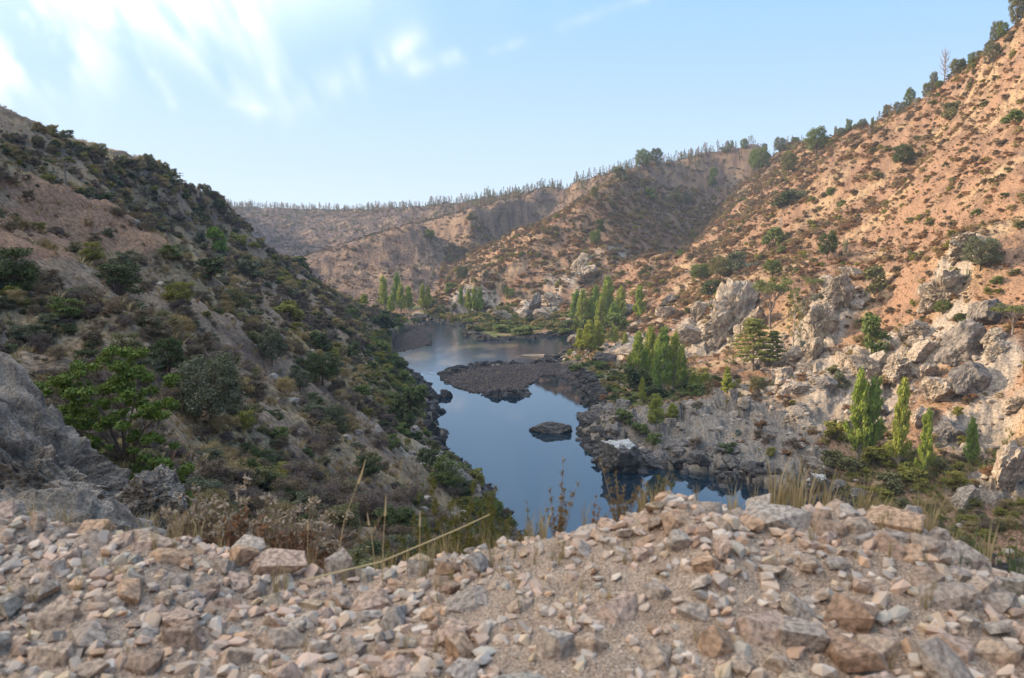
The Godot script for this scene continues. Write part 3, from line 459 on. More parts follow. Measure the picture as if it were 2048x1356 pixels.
const PLACED_CLIFF := [
	[63.2, -252.5, 7.7, 9.3, "pale jagged rock above the rocky terrace, leftmost of eight", "pale jagged rocks above the rocky terrace"],
	[69.1, -254.7, 11.5, 16.2, "pale jagged rock above the rocky terrace, second of eight from left", "pale jagged rocks above the rocky terrace"],
	[72.3, -242.1, 7.4, 8.9, "pale jagged rock above the rocky terrace, third of eight from left", "pale jagged rocks above the rocky terrace"],
	[80.3, -211.6, 7.8, 11.6, "pale jagged rock above the rocky terrace, fourth of eight from left", "pale jagged rocks above the rocky terrace"],
	[86.4, -217.3, 7.4, 11.9, "pale jagged rock above the rocky terrace, fifth of eight from left", "pale jagged rocks above the rocky terrace"],
	[90.1, -181.6, 5.1, 4.4, "pale jagged rock above the rocky terrace, sixth of eight from left", "pale jagged rocks above the rocky terrace"],
	[97.6, -190.5, 5.8, 7, "pale jagged rock above the rocky terrace, seventh of eight from left", "pale jagged rocks above the rocky terrace"],
	[99.4, -185.4, 10.2, 7.9, "pale jagged rock above the rocky terrace, rightmost of eight", "pale jagged rocks above the rocky terrace"],
	[75.9, -205.9, 5, 7.5, "pale jagged rock at the foot of the right slope, leftmost of three", "pale jagged rocks at the foot of the right slope"],
	[77.7, -180, 6.6, 6.6, "pale jagged rock at the foot of the right slope, second of three from left", "pale jagged rocks at the foot of the right slope"],
	[81.5, -171.5, 6.3, 6.3, "pale jagged rock at the foot of the right slope, rightmost of three", "pale jagged rocks at the foot of the right slope"],
	[37.7, -455.5, 8.3, 11.1, "pale jagged rock halfway up the right hillside, leftmost of four", "pale jagged rocks halfway up the right hillside"],
	[40.7, -442, 16.2, 10.8, "pale jagged rock halfway up the right hillside, second of four from left", "pale jagged rocks halfway up the right hillside"],
	[99.3, -240.6, 5.9, 4.4, "pale jagged rock halfway up the right hillside, third of four from left", "pale jagged rocks halfway up the right hillside"],
	[104.7, -191.1, 9.3, 7, "pale jagged rock halfway up the right hillside, rightmost of four", "pale jagged rocks halfway up the right hillside"],
	[20.1, -431.6, 10.5, 6.9, "pale jagged rock on the far right bank", ""],
	[-17.8, -454.1, 16.6, 5.5, "pale jagged rock at the foot of the far spur, leftmost of two", "pale jagged rocks at the foot of the far spur"],
	[-6.1, -412.6, 10.1, 6, "pale jagged rock at the foot of the far spur, rightmost of two", "pale jagged rocks at the foot of the far spur"]]
const RUBBLE_CREST := [Vector2(-5.36, 42.833), Vector2(-4.16, 42.657), Vector2(-3.91, 42.673), Vector2(-3.76, 42.589), Vector2(-3.47, 42.572), Vector2(-3.15, 42.504), Vector2(-2.82, 42.504), Vector2(-2.54, 42.428), Vector2(-2.30, 42.368), Vector2(-1.90, 42.249), Vector2(-1.53, 42.215), Vector2(-1.16, 42.223), Vector2(-0.83, 42.266), Vector2(-0.59, 42.334), Vector2(-0.26, 42.428), Vector2(0.07, 42.487), Vector2(0.39, 42.547), Vector2(0.71, 42.623), Vector2(1.00, 42.716), Vector2(1.24, 42.833), Vector2(1.36, 42.875), Vector2(1.64, 42.825), Vector2(1.89, 42.728), Vector2(2.09, 42.749), Vector2(2.33, 42.766), Vector2(2.74, 42.766), Vector2(3.10, 42.749), Vector2(3.35, 42.623), Vector2(3.61, 42.445), Vector2(3.91, 42.275), Vector2(4.20, 42.146), Vector2(5.25, 41.896)]
const PLACED_STONE := [
	[2.12, 42.75, -6.29, 0.48, 0.2, "pale_grey", "large pale grey slab at the crest of the rubble, right part"],
	[2.69, 42.76, -6.36, 0.22, 0.14, "pale", "medium pale block at the crest of the rubble, right part"],
	[2.43, 42.75, -6.21, 0.17, 0.2, "brown", "small brown block at the crest of the rubble, right part"],
	[2.67, 42.75, -6.09, 0.23, 0.16, "tan", "medium tan block at the crest of the rubble, right part"],
	[3.02, 42.74, -6.21, 0.4, 0.19, "orange", "large orange slab at the crest of the rubble, right part"],
	[2.92, 42.72, -5.95, 0.28, 0.12, "grey", "medium grey block midway down the rubble bank, right part"],
	[3.25, 42.72, -6.41, 0.21, 0.18, "grey", "medium grey rounded block at the crest of the rubble, right part"],
	[2.65, 42.72, -5.92, 0.19, 0.1, "blue_grey", "small blue grey block midway down the rubble bank, right part"],
	[2.76, 42.7, -5.8, 0.23, 0.22, "pink", "medium pink block midway down the rubble bank, right part"],
	[2.86, 42.68, -5.69, 0.2, 0.15, "orange", "small orange block midway down the rubble bank, right part"],
	[3.1, 42.7, -5.87, 0.26, 0.13, "tan", "medium tan block midway down the rubble bank, far right part, left one"],
	[3.25, 42.55, -5.42, 0.3, 0.15, "tan", "medium tan block midway down the rubble bank, far right part, right one"],
	[2.92, 42.57, -5.25, 0.36, 0.2, "grey", "large grey slab midway down the rubble bank, far right part, left one"],
	[3.29, 42.61, -5.86, 0.36, 0.17, "grey", "large grey slab midway down the rubble bank, far right part, right one"],
	[3.71, 42.38, -5.84, 0.21, 0.16, "green_grey", "medium green grey block midway down the rubble bank, far right part"],
	[1.27, 42.81, -6.04, 0.21, 0.15, "orange", "medium orange flat block at the crest of the rubble, right of the middle part"],
	[1.27, 42.84, -6.4, 0.17, 0.12, "pale", "small pale block at the crest of the rubble, right of the middle part, left one"],
	[1.58, 42.83, -6.31, 0.19, 0.11, "pale", "small pale block at the crest of the rubble, right of the middle part, right one"],
	[0.81, 42.62, -5.92, 0.16, 0.09, "pale", "small pale block midway down the rubble bank, right of the middle part"],
	[0.6, 42.6, -6.41, 0.17, 0.08, "pale", "small pale slab at the crest of the rubble, right of the middle part"],
	[0.98, 42.66, -5.81, 0.18, 0.09, "pink", "small pink block midway down the rubble bank, right of the middle part"],
	[2.86, 42.61, -5.4, 0.28, 0.15, "brown", "medium brown block midway down the rubble bank, far right part"],
	[2.2, 42.52, -5.06, 0.28, 0.28, "russet", "medium russet boulder midway down the rubble bank, right part"],
	[1.59, 42.51, -4.92, 0.37, 0.22, "pink", "large pink slab midway down the rubble bank, right part"],
	[1.82, 42.47, -4.87, 0.26, 0.26, "grey", "medium grey block at the foot of the rubble bank, right part"],
	[1.26, 42.47, -4.79, 0.17, 0.25, "orange", "medium orange block at the foot of the rubble bank, right of the middle part"],
	[0.73, 42.49, -5.23, 0.29, 0.17, "pink", "medium pink block midway down the rubble bank, right of the middle part"],
	[0.27, 42.39, -4.89, 0.2, 0.27, "pale", "medium pale upright block at the foot of the rubble bank, middle part"],
	[-0.33, 42.36, -4.95, 0.18, 0.25, "orange", "medium orange block midway down the rubble bank, middle part"],
	[-0.33, 42.39, -5.53, 0.28, 0.21, "grey", "medium grey block midway down the rubble bank, middle part"],
	[-0.77, 42.28, -6.28, 0.14, 0.25, "blue_grey", "medium blue grey upright block at the crest of the rubble, middle part"],
	[-1.05, 42.25, -5.82, 0.31, 0.16, "pink", "large pink block midway down the rubble bank, middle part"],
	[0.99, 42.56, -5.34, 0.18, 0.16, "grey", "small grey block midway down the rubble bank, right of the middle part"],
	[-1.43, 42.32, -6.41, 0.2, 0.22, "grey", "medium grey upright block at the crest of the rubble, left part"],
	[-1.89, 42.35, -6.41, 0.36, 0.12, "pink", "large pink slab at the crest of the rubble, left part"],
	[-2.69, 42.46, -6.19, 0.26, 0.18, "orange", "medium orange block at the crest of the rubble, left part"],
	[-2.94, 42.5, -6.26, 0.2, 0.16, "pink", "small pink block at the crest of the rubble, left part"],
	[-2.9, 42.51, -6.41, 0.36, 0.1, "tan", "large tan slab at the crest of the rubble, left part"],
	[-3.85, 42.71, -6.41, 0.14, 0.13, "tan", "small tan block at the crest of the rubble, far left part, left one"],
	[-3.42, 42.56, -6.3, 0.18, 0.15, "tan", "small tan block at the crest of the rubble, far left part, right one"],
	[-3.69, 42.58, -6.39, 0.19, 0.11, "grey", "small grey block at the crest of the rubble, far left part"],
	[-2.19, 42.33, -5.13, 0.29, 0.22, "brown", "medium brown wedge midway down the rubble bank, left part"],
	[-2.73, 42.39, -5.02, 0.28, 0.2, "grey", "medium grey block midway down the rubble bank, far left part"],
	[-3.08, 42.42, -5.24, 0.29, 0.24, "tan", "medium tan long block midway down the rubble bank, far left part"],
	[-1.75, 42.29, -4.96, 0.21, 0.15, "tan", "medium tan block midway down the rubble bank, left part, left one"],
	[-1.55, 42.27, -5.18, 0.24, 0.24, "tan", "medium tan block midway down the rubble bank, left part, right one"],
	[-2.87, 42.38, -4.79, 0.29, 0.18, "tan", "medium tan block at the foot of the rubble bank, far left part"],
	[-2.79, 42.46, -5.74, 0.15, 0.17, "green_grey", "small green grey block midway down the rubble bank, left part"],
	[-1.52, 42.22, -5.87, 0.22, 0.11, "straw", "medium straw block midway down the rubble bank, left part"],
	[-1.82, 42.25, -5.87, 0.15, 0.1, "straw", "small straw block midway down the rubble bank, left part"],
	[-1.85, 42.24, -6.24, 0.18, 0.12, "pale", "small pale block at the crest of the rubble, left part"],
	[-3.49, 42.49, -5.46, 0.17, 0.13, "tan", "small tan block midway down the rubble bank, far left part, left one"],
	[-3.53, 42.53, -5.73, 0.19, 0.12, "tan", "small tan block midway down the rubble bank, far left part, second one"],
	[-2.87, 42.45, -5.49, 0.2, 0.12, "tan", "small tan block midway down the rubble bank, far left part, right one"],
	[-2.19, 42.42, -6.41, 0.17, 0.12, "orange", "small orange block at the crest of the rubble, left part"],
	[1.79, 42.77, -6.33, 0.15, 0.09, "tan", "small tan block at the crest of the rubble, right of the middle part"],
	[2.45, 42.74, -6.06, 0.22, 0.16, "brown", "medium brown block at the crest of the rubble, right part"],
	[2.2, 42.7, -5.81, 0.14, 0.12, "pink", "small pink block midway down the rubble bank, right part"],
	[2.43, 42.69, -5.72, 0.15, 0.12, "tan", "small tan block midway down the rubble bank, right part"],
	[3.18, 42.61, -5.55, 0.2, 0.12, "grey", "small grey slab midway down the rubble bank, far right part"],
	[3.31, 42.51, -5.28, 0.23, 0.15, "grey", "medium grey block midway down the rubble bank, far right part"],
	[1.19, 42.54, -5.07, 0.22, 0.12, "grey", "medium grey block midway down the rubble bank, right of the middle part"],
	[0.5, 42.41, -4.92, 0.18, 0.14, "tan", "small tan block midway down the rubble bank, right of the middle part"],
	[0.06, 42.43, -5.41, 0.18, 0.11, "tan", "small tan block midway down the rubble bank, middle part"],
	[-0.05, 42.45, -6, 0.12, 0.07, "pale", "small pale slab midway down the rubble bank, middle part"],
	[-0.54, 42.33, -5.07, 0.14, 0.12, "pink", "small pink block midway down the rubble bank, middle part"],
	[-1.07, 42.28, -5.1, 0.19, 0.16, "grey", "small grey block midway down the rubble bank, middle part"],
	[-1.27, 42.28, -5.11, 0.16, 0.14, "pale", "small pale block midway down the rubble bank, left part"],
	[-2.09, 42.31, -5.67, 0.21, 0.14, "pink", "medium pink block midway down the rubble bank, left part"],
	[-2.36, 42.37, -5.91, 0.16, 0.12, "tan", "small tan block midway down the rubble bank, left part"],
	[2.28, 42.45, -4.79, 0.23, 0.16, "tan", "medium tan block at the foot of the rubble bank, right part"],
	[2.71, 42.45, -4.78, 0.26, 0.18, "pink", "medium pink block at the foot of the rubble bank, far right part"],
	[3, 42.44, -4.75, 0.23, 0.17, "tan", "medium tan block at the foot of the rubble bank, far right part"],
	[0.91, 42.42, -4.73, 0.2, 0.14, "tan", "small tan block at the foot of the rubble bank, right of the middle part"],
	[-0.71, 42.32, -4.91, 0.18, 0.12, "orange", "small orange block midway down the rubble bank, middle part"],
	[-2.32, 42.34, -4.81, 0.24, 0.14, "brown", "medium brown block at the foot of the rubble bank, left part"]]

# ---------------------------------------------------------------- the lie of the land
const CELL := 3.0
const GRID_X := -429.0
const GRID_D := -78.0
const NX := 287
const NZ := 476
const S_CELL := 2.0
const S_X := -130.0
const S_D := 50.0
const S_NX := 131
const S_NZ := 216
var base_grid := PackedFloat32Array()
var shore_grid := PackedFloat32Array()

# bare rock: x, z, radius, strength
const ROCK_SPOTS := [
	[22, -180, 16, 0.8], [32, -160, 14, 1.0], [46, -152, 12, 1.0], [44, -178, 16, 0.85], [60, -170, 14, 0.6], [62, -192, 14, 0.6], [76, -176, 14, 0.7],
	[60, -256, 12, 1.0], [69, -268, 9, 1.3], [75, -272, 7, 1.0], [50, -262, 10, 0.9], [42, -268, 10, 0.9], [40, -288, 9, 0.7], [30, -296, 8, 0.7], [28, -316, 8, 0.8],
	[79, -215, 7, 1.3], [84, -220, 7, 1.4], [91, -227, 7, 1.2], [70, -222, 9, 0.6], [74, -200, 8, 0.9], [84, -192, 8, 0.9], [92, -178, 8, 0.8], [92, -158, 6, 0.9],
	[86, -148, 7, 0.8], [78, -128, 7, 0.9], [104, -192, 6, 0.7], [66, -292, 8, 0.6], [52, -310, 8, 0.5], [50, -340, 10, 0.6], [30, -395, 9, 0.5],
	[12, -430, 10, 1.0], [4, -436, 7, 0.8], [22, -424, 8, 0.8], [-20, -452, 12, 0.8], [-28, -458, 8, 0.7], [40, -430, 10, 0.5], [30, -450, 12, 0.6], [60, -470, 16, 0.5], [85, -320, 14, 0.35],
	[-14, -118, 8, 0.5], [-10, -132, 8, 0.6], [-18, -150, 10, 0.4], [-26, -200, 7, 0.5], [-24, -215, 6, 0.5], [-2, -92, 8, 0.4]]


func lift(points: Array, flat: PackedVector2Array, heights: PackedFloat32Array) -> void:
	for p in points:
		flat.append(Vector2(p.x, p.z))
		heights.append(p.y)


func lay_base() -> void:
	var flat := PackedVector2Array()
	var heights := PackedFloat32Array()
	for points in [TERRAIN_ROAD_BENCH, TERRAIN_LEFT_SLOPE, TERRAIN_LEFT_CREST, TERRAIN_LEFT_ABOVE, TERRAIN_RIGHT_TERRACE, TERRAIN_RIGHT_SLOPE, TERRAIN_RIGHT_CREST, TERRAIN_BEHIND_CREST, TERRAIN_SPUR, TERRAIN_FAR_DOME, TERRAIN_FAR_VALLEY]:
		lift(points, flat, heights)
	for p in RIVER_OUTLINE:
		flat.append(p)
		heights.append(0.2)
	var triangles := Geometry2D.triangulate_delaunay(flat)
	base_grid.resize(NX * NZ)
	base_grid.fill(50.0)
	for t in range(0, triangles.size(), 3):
		var a := flat[triangles[t]]
		var b := flat[triangles[t + 1]]
		var c := flat[triangles[t + 2]]
		var ha := heights[triangles[t]]
		var hb := heights[triangles[t + 1]]
		var hc := heights[triangles[t + 2]]
		var area := (b - a).cross(c - a)
		if absf(area) < 0.001:
			continue
		var i0 := maxi(0, ceili((minf(a.x, minf(b.x, c.x)) - GRID_X) / CELL))
		var i1 := mini(NX - 1, floori((maxf(a.x, maxf(b.x, c.x)) - GRID_X) / CELL))
		var j0 := maxi(0, ceili((-maxf(a.y, maxf(b.y, c.y)) - GRID_D) / CELL))
		var j1 := mini(NZ - 1, floori((-minf(a.y, minf(b.y, c.y)) - GRID_D) / CELL))
		for j in range(j0, j1 + 1):
			for i in range(i0, i1 + 1):
				var p := Vector2(GRID_X + i * CELL, -(GRID_D + j * CELL))
				var wb := (p - a).cross(c - a) / area
				var wc := (b - a).cross(p - a) / area
				if wb >= -0.001 and wc >= -0.001 and wb + wc <= 1.001:
					base_grid[j * NX + i] = ha * (1.0 - wb - wc) + hb * wb + hc * wc
	# rounded: a little near the water, more on the far hills
	for turn in 5:
		var from := base_grid.duplicate()
		var j_from := 1 if turn == 0 else int((300.0 + turn * 60.0 - GRID_D) / CELL)
		if turn == 1:
			j_from = int((150.0 - GRID_D) / CELL)
		for j in range(j_from, NZ - 1):
			for i in range(1, NX - 1):
				var k := j * NX + i
				var around := (from[k - 1] + from[k + 1] + from[k - NX] + from[k + NX]) * 0.25
				if turn > 0 and from[k] < 12.0:
					continue
				base_grid[k] = lerpf(from[k], around, 0.6)


func lay_shore() -> void:
	var outline := PackedVector2Array(RIVER_OUTLINE)
	var n := outline.size()
	shore_grid.resize(S_NX * S_NZ)
	for j in S_NZ:
		for i in S_NX:
			var p := Vector2(S_X + i * S_CELL, -(S_D + j * S_CELL))
			var nearest := 1e9
			var inside := false
			var a := outline[n - 1]
			for k in n:
				var b := outline[k]
				var ab := b - a
				var t := clampf((p - a).dot(ab) / ab.length_squared(), 0.0, 1.0)
				nearest = minf(nearest, p.distance_squared_to(a + ab * t))
				if (a.y > p.y) != (b.y > p.y) and p.x < (b.x - a.x) * (p.y - a.y) / (b.y - a.y) + a.x:
					inside = not inside
				a = b
			shore_grid[j * S_NX + i] = -sqrt(nearest) if inside else sqrt(nearest)


func base_height(x: float, z: float) -> float:
	var fx := clampf((x - GRID_X) / CELL, 0.0, NX - 1.001)
	var fz := clampf((-z - GRID_D) / CELL, 0.0, NZ - 1.001)
	var i := int(fx)
	var j := int(fz)
	fx -= i
	fz -= j
	var k := j * NX + i
	return lerpf(lerpf(base_grid[k], base_grid[k + 1], fx), lerpf(base_grid[k + NX], base_grid[k + NX + 1], fx), fz)


# metres from the water's edge, negative in the water
func shore(x: float, z: float) -> float:
	var fx := (x - S_X) / S_CELL
	var fz := (-z - S_D) / S_CELL
	if fx < 0.0 or fz < 0.0 or fx >= S_NX - 1.001 or fz >= S_NZ - 1.001:
		return 60.0
	var i := int(fx)
	var j := int(fz)
	fx -= i
	fz -= j
	var k := j * S_NX + i
	return lerpf(lerpf(shore_grid[k], shore_grid[k + 1], fx), lerpf(shore_grid[k + S_NX], shore_grid[k + S_NX + 1], fx), fz)


func rockiness(x: float, z: float) -> float:
	var most := 0.0
	for s in ROCK_SPOTS:
		var dx: float = x - s[0]
		var dz: float = z - s[1]
		var reach: float = s[2] * 1.35
		var q := (dx * dx + dz * dz) / (reach * reach)
		if q < 1.0:
			most = maxf(most, s[3] * (1.0 - q) * 1.6)
	return minf(most, 1.3)


# the scraped red bank above the road bend
func bare_cut(x: float, y: float, z: float) -> bool:
	return x < -40.0 and y > 42.6 and (z > -104.0 and z < -70.0 and y < 48.5 or x > -66.0 and z <= -104.0 and z > -128.0 and y < 54.0)


func is_left(x: float, z: float) -> bool:
	return x < lerpf(8.0, -60.0, clampf((-z - 100.0) / 340.0, 0.0, 1.0)) - (0.0 if -z < 430.0 else 400.0)


# the two bars of dark cobbles: on the right, tongue from the bank; on the left, under the tree
func on_bar(x: float, z: float) -> float:
	var right := 1.0 - Vector2((x - 1.0) / 25.0, (z + 256.0 + x * 0.35) / 27.0).length()
	var left := 1.0 - Vector2((x + 42.0) / 9.0, (z + 357.0) / 55.0).length()
	return clampf(maxf(right, left) * 5.0, 0.0, 1.0)


# y of the ground; found_rock and found_shore keep what was met on the way
var found_rock := 0.0
var found_shore := 0.0

func ground(x: float, z: float) -> float:
	var y := base_height(x, z)
	var s := shore(x, z)
	s += noise_fine.get_noise_2d(x, z) * 1.1 + noise_mid.get_noise_2d(x, z) * 0.8
	found_shore = s
	found_rock = 0.0
	var far := -z
	var bar := on_bar(x, z) if s < 40.0 and far > 200.0 else 0.0
	if far < 480.0 and far > 9.0:
		found_rock = clampf(rockiness(x, z) + noise_mid.get_noise_2d(x + 90.0, z) * 0.45 - 0.12, 0.0, 1.3)
		if s < 7.0 and bar < 0.5:
			found_rock = maxf(found_rock, clampf(1.0 - (s - 2.0) / 5.0, 0.0, 0.8) * (0.75 if far < 290.0 else 0.5))
	var high := clampf((y - 4.0) / 16.0, 0.0, 1.0)
	var ease := smoothstep(9.0, 40.0, far)
	if far > 9.0:
		var gully := noise_ridge.get_noise_2d(x * 1.1, z * 0.8)
		y += ((0.35 - absf(gully)) * 5.0 * clampf(far / 250.0, 0.3, 1.1) + noise_mid.get_noise_2d(x, z) * 1.6) * high * ease
		y += noise_fine.get_noise_2d(x, z) * (0.3 + 0.25 * high) * (1.0 - bar) * ease
	if found_rock > 0.02:
		var wx := x + noise_warp.get_noise_2d(x, z) * 3.0
		var wz := z + noise_warp.get_noise_2d(z, x) * 3.0
		var lump := noise_block.get_noise_2d(wx + y * 0.6, wz) * 1.5 + noise_block_small.get_noise_2d(wx + y * 0.4, wz) * 0.55 + noise_fine.get_noise_2d(x * 3.0, z * 3.0) * 0.3
		y += (lump + 0.5) * found_rock * clampf((s + 1.0) / 3.0, 0.3, 1.0) * ease
	if s > 0.0:
		if s < 40.0:
			var steep := 0.06 if bar > 0.5 else (1.1 if is_left(x, z) else 2.4)
			y = clampf(y, 0.1 + s * 0.02, 0.2 + s * steep)
	else:
		y = maxf(-2.5, s * 0.4 - 0.1)
	return y


func ground_color(x: float, y: float, z: float, steepness: float) -> Color:
	var far := -z
	var patch := noise_patch.get_noise_2d(x, z)
	var speck := noise_fine.get_noise_3d(x * 2.1, y * 2.1, z * 2.1)
	var spot := noise_mid.get_noise_3d(x * 1.7 + 50.0, y * 1.7, z * 1.7)
	var left := is_left(x, z)
	var soil: Color
	if left and far < 470.0:
		soil = Color(0.31, 0.225, 0.155)
		soil = soil.lerp(Color(0.34, 0.255, 0.14), clampf(patch * 2.0 + 0.2, 0.0, 1.0))            # dry grass
		soil = soil.lerp(Color(0.14, 0.10, 0.075), clampf(spot * 1.8 + speck * 0.8 - 0.1, 0.0, 0.8))   # litter and dead stems
		if bare_cut(x, y, z):
			soil = soil.lerp(Color(0.36, 0.20, 0.125), 0.7)                                       # the red road cut
	elif far < 560.0 and not (far > 480.0 and x < -20.0):
		soil = Color(0.355, 0.215, 0.135)
		soil = soil.lerp(Color(0.45, 0.32, 0.19), clampf(patch * 2.2, 0.0, 0.9))                  # straw
		var burnt := 1.0 - Vector2((x - 112.0 - (z + 560.0) * -0.35) / 40.0, (z + 565.0) / 105.0).length() + spot * 0.5
		soil = soil.lerp(Color(0.19, 0.12, 0.09), clampf(burnt * 3.0, 0.0, 0.75))                   # burnt gully soil, with the shade of its wall painted in
		soil = soil.lerp(Color(0.215, 0.13, 0.09), clampf(spot * 2.0 + speck * 1.5 - 0.02 + clampf((y - 40.0) / 90.0, 0.0, 0.3), 0.0, 0.8))   # scorched brush
	else:
		soil = Color(0.25, 0.165, 0.115).lerp(Color(0.15, 0.105, 0.095), clampf(maxf(far - 690.0, 0.6 * (-x - 110.0)) / 60.0 + spot, 0.0, 1.0))
		soil = soil.lerp(Color(0.12, 0.085, 0.075), clampf(spot * 2.4 + speck * 1.4 + 0.35, 0.0, 0.9))
		soil = soil.lerp(Color(0.36, 0.25, 0.165), clampf(patch * 2.0 - 0.2, 0.0, 0.6))
	if far < 480.0:
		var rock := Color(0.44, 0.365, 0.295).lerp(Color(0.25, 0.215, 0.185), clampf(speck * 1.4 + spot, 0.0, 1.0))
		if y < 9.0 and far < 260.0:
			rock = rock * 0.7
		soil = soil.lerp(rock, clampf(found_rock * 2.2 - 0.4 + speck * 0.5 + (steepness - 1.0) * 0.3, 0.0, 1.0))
		if on_bar(x, z) > 0.3 and y < 2.0 and found_shore < 40.0:
			soil = Color(0.115, 0.088, 0.075).lerp(Color(0.065, 0.055, 0.05), clampf(speck + 0.5, 0.0, 1.0))
		elif y < 1.5 + speck * 0.9 + spot * 1.2 and found_shore < 9.0:
			soil = Color(0.05, 0.045, 0.043)                                                     # the black tide mark on the rocks
		elif y < 7.0 and found_shore < 45.0 and found_rock < 0.25 and far > 160.0 and spot + patch > -0.12:
			soil = Color(0.16, 0.17, 0.06)                                                       # green bank
	return soil


const REGIONS := ["left_hillside", "right_hillside", "far_hills", "riverbank", "gravel_bar", "gravel_bar", "riverbed", "roadside_ground"]
const REGION_LABELS := ["steep shaded brown hillside falling from the road to the river on the left", "sunlit tan and russet hillside rising right of the river", "far burnt hills and domed spur closing the valley",
	"pale rocky bank and low terrace along the right of the river", "dark cobble bar reaching into the river from the right bank", "dark cobble bar below the round green tree on the left bank", "stony river bed under the water",
	"ground below and beside the road edge"]

func region(x: float, y: float, z: float, s: float) -> int:
	var far := -z
	if s < -1.5:
		return 6
	if far < 26.0 and absf(x) < 40.0:
		return 7
	if s < 30.0 and on_bar(x, z) > 0.3 and y < 2.0:
		return 4 if x > -27.0 else 5
	if far > 480.0 + clampf(x + 20.0, 0.0, 400.0) * 1.6:
		return 2
	if is_left(x, z) and far < 480.0:
		return 0
	if y < 11.0 and far < 470.0:
		return 3
	return 1


func terrain_sheet(angles: PackedFloat32Array, rings: PackedFloat32Array, called := "") -> void:
	var na := angles.size()
	var nr := rings.size()
	var points := PackedVector3Array()
	var colors := PackedColorArray()
	var normals := PackedVector3Array()
	points.resize(na * nr)
	colors.resize(na * nr)
	normals.resize(na * nr)
	var rock := PackedFloat32Array()
	var edge := PackedFloat32Array()
	rock.resize(na * nr)
	edge.resize(na * nr)
	for j in nr:
		for i in na:
			var x := sin(angles[i]) * rings[j]
			var z := -cos(angles[i]) * rings[j]
			var k := j * na + i
			points[k] = Vector3(x, ground(x, z), z)
			rock[k] = found_rock
			edge[k] = found_shore
	for j in nr:
		for i in na:
			var k := j * na + i
			var across := points[k + 1 if i < na - 1 else k] - points[k - 1 if i > 0 else k]
			var along := points[k + na if j < nr - 1 else k] - points[k - na if j > 0 else k]
			var n := across.cross(-along).normalized()
			normals[k] = n if n.y > 0.0 else -n
			found_rock = rock[k]
			found_shore = edge[k]
			var p := points[k]
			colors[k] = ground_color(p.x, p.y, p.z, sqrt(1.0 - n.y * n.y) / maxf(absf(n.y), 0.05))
	var faces: Array[PackedInt32Array] = []
	for r in REGIONS.size():
		faces.append(PackedInt32Array())
	for j in nr - 1:
		for i in na - 1:
			var k := j * na + i
			var p := points[k]
			var r := 1 if called else region(p.x, p.y, p.z, edge[k])
			faces[r].append_array(PackedInt32Array([k, k + na, k + 1, k + 1, k + na, k + na + 1]))
	for r in REGIONS.size():
		if faces[r].is_empty():
			continue
		var renumber := PackedInt32Array()
		renumber.resize(points.size())
		renumber.fill(-1)
		var pv := PackedVector3Array()
		var nv := PackedVector3Array()
		var cv := PackedColorArray()
		var index := faces[r]
		for q in index.size():
			var k := index[q]
			if renumber[k] < 0:
				renumber[k] = pv.size()
				pv.append(points[k])
				nv.append(normals[k])
				cv.append(colors[k])
			index[q] = renumber[k]
		var arrays := []
		arrays.resize(Mesh.ARRAY_MAX)
		arrays[Mesh.ARRAY_VERTEX] = pv
		arrays[Mesh.ARRAY_NORMAL] = nv
		arrays[Mesh.ARRAY_COLOR] = cv
		arrays[Mesh.ARRAY_INDEX] = index
		var mesh := ArrayMesh.new()
		mesh.add_surface_from_arrays(Mesh.PRIMITIVE_TRIANGLES, arrays)
		mesh.surface_set_material(0, ground_material(r))
		var node := MeshInstance3D.new()
		node.mesh = mesh
		if called:
			add_named(node, called)
			tag(node, "hillsides that carry on round the viewpoint", "hillside", "", "structure")
		else:
			add_named(node, REGIONS[r])
			tag(node, REGION_LABELS[r], ["hillside", "hillside", "hill", "riverbank", "gravel bar", "gravel bar", "riverbed", "ground"][r], "", "structure")


var grain_texture: ImageTexture
var grain_height: ImageTexture
var ground_materials := {}

func noise_image(noise_seed: int, size: int, frequency: float, octaves: int) -> Image:
	var n := FastNoiseLite.new()
	n.seed = noise_seed
	n.frequency = frequency
	n.fractal_octaves = octaves
	n.fractal_gain = 0.6
	return n.get_seamless_image(size, size)


var grain_bump: ImageTexture

func grain_normal() -> ImageTexture:
	if grain_bump == null:
		var image := noise_image(37, 512, 0.035, 5)
		image.bump_map_to_normal_map(9.0)
		grain_bump = ImageTexture.create_from_image(image)
	return grain_bump


func ground_material(r: int) -> StandardMaterial3D:
	if grain_texture == null:
		var image := noise_image(31, 512, 0.03, 5)
		grain_height = ImageTexture.create_from_image(image.duplicate())
		image.convert(Image.FORMAT_RGB8)
		for y in 512:
			for x in 512:
				var v := image.get_pixel(x, y).r
				var c := clampf(0.86 + (v - 0.5) * 0.9, 0.4, 1.0)
				image.set_pixel(x, y, Color(c, c, c))
		grain_texture = ImageTexture.create_from_image(image)
	var far := r == 2
	if not ground_materials.has(far):
		var m := StandardMaterial3D.new()
		m.resource_name = "stony earth with dry grass" if not far else "burnt earth"
		m.vertex_color_use_as_albedo = true
		m.albedo_color = Color(1, 1, 1)
		m.albedo_texture = grain_texture
		m.uv1_triplanar = true
		m.uv1_world_triplanar = true
		m.uv1_scale = Vector3.ONE * (0.03 if far else 0.11)
		m.roughness = 0.95
		m.metallic_specular = 0.25
		m.normal_enabled = true
		m.normal_texture = grain_normal()
		m.normal_scale = 1.0
		ground_materials[far] = m
	return ground_materials[far]


const QUALITY := 1.0

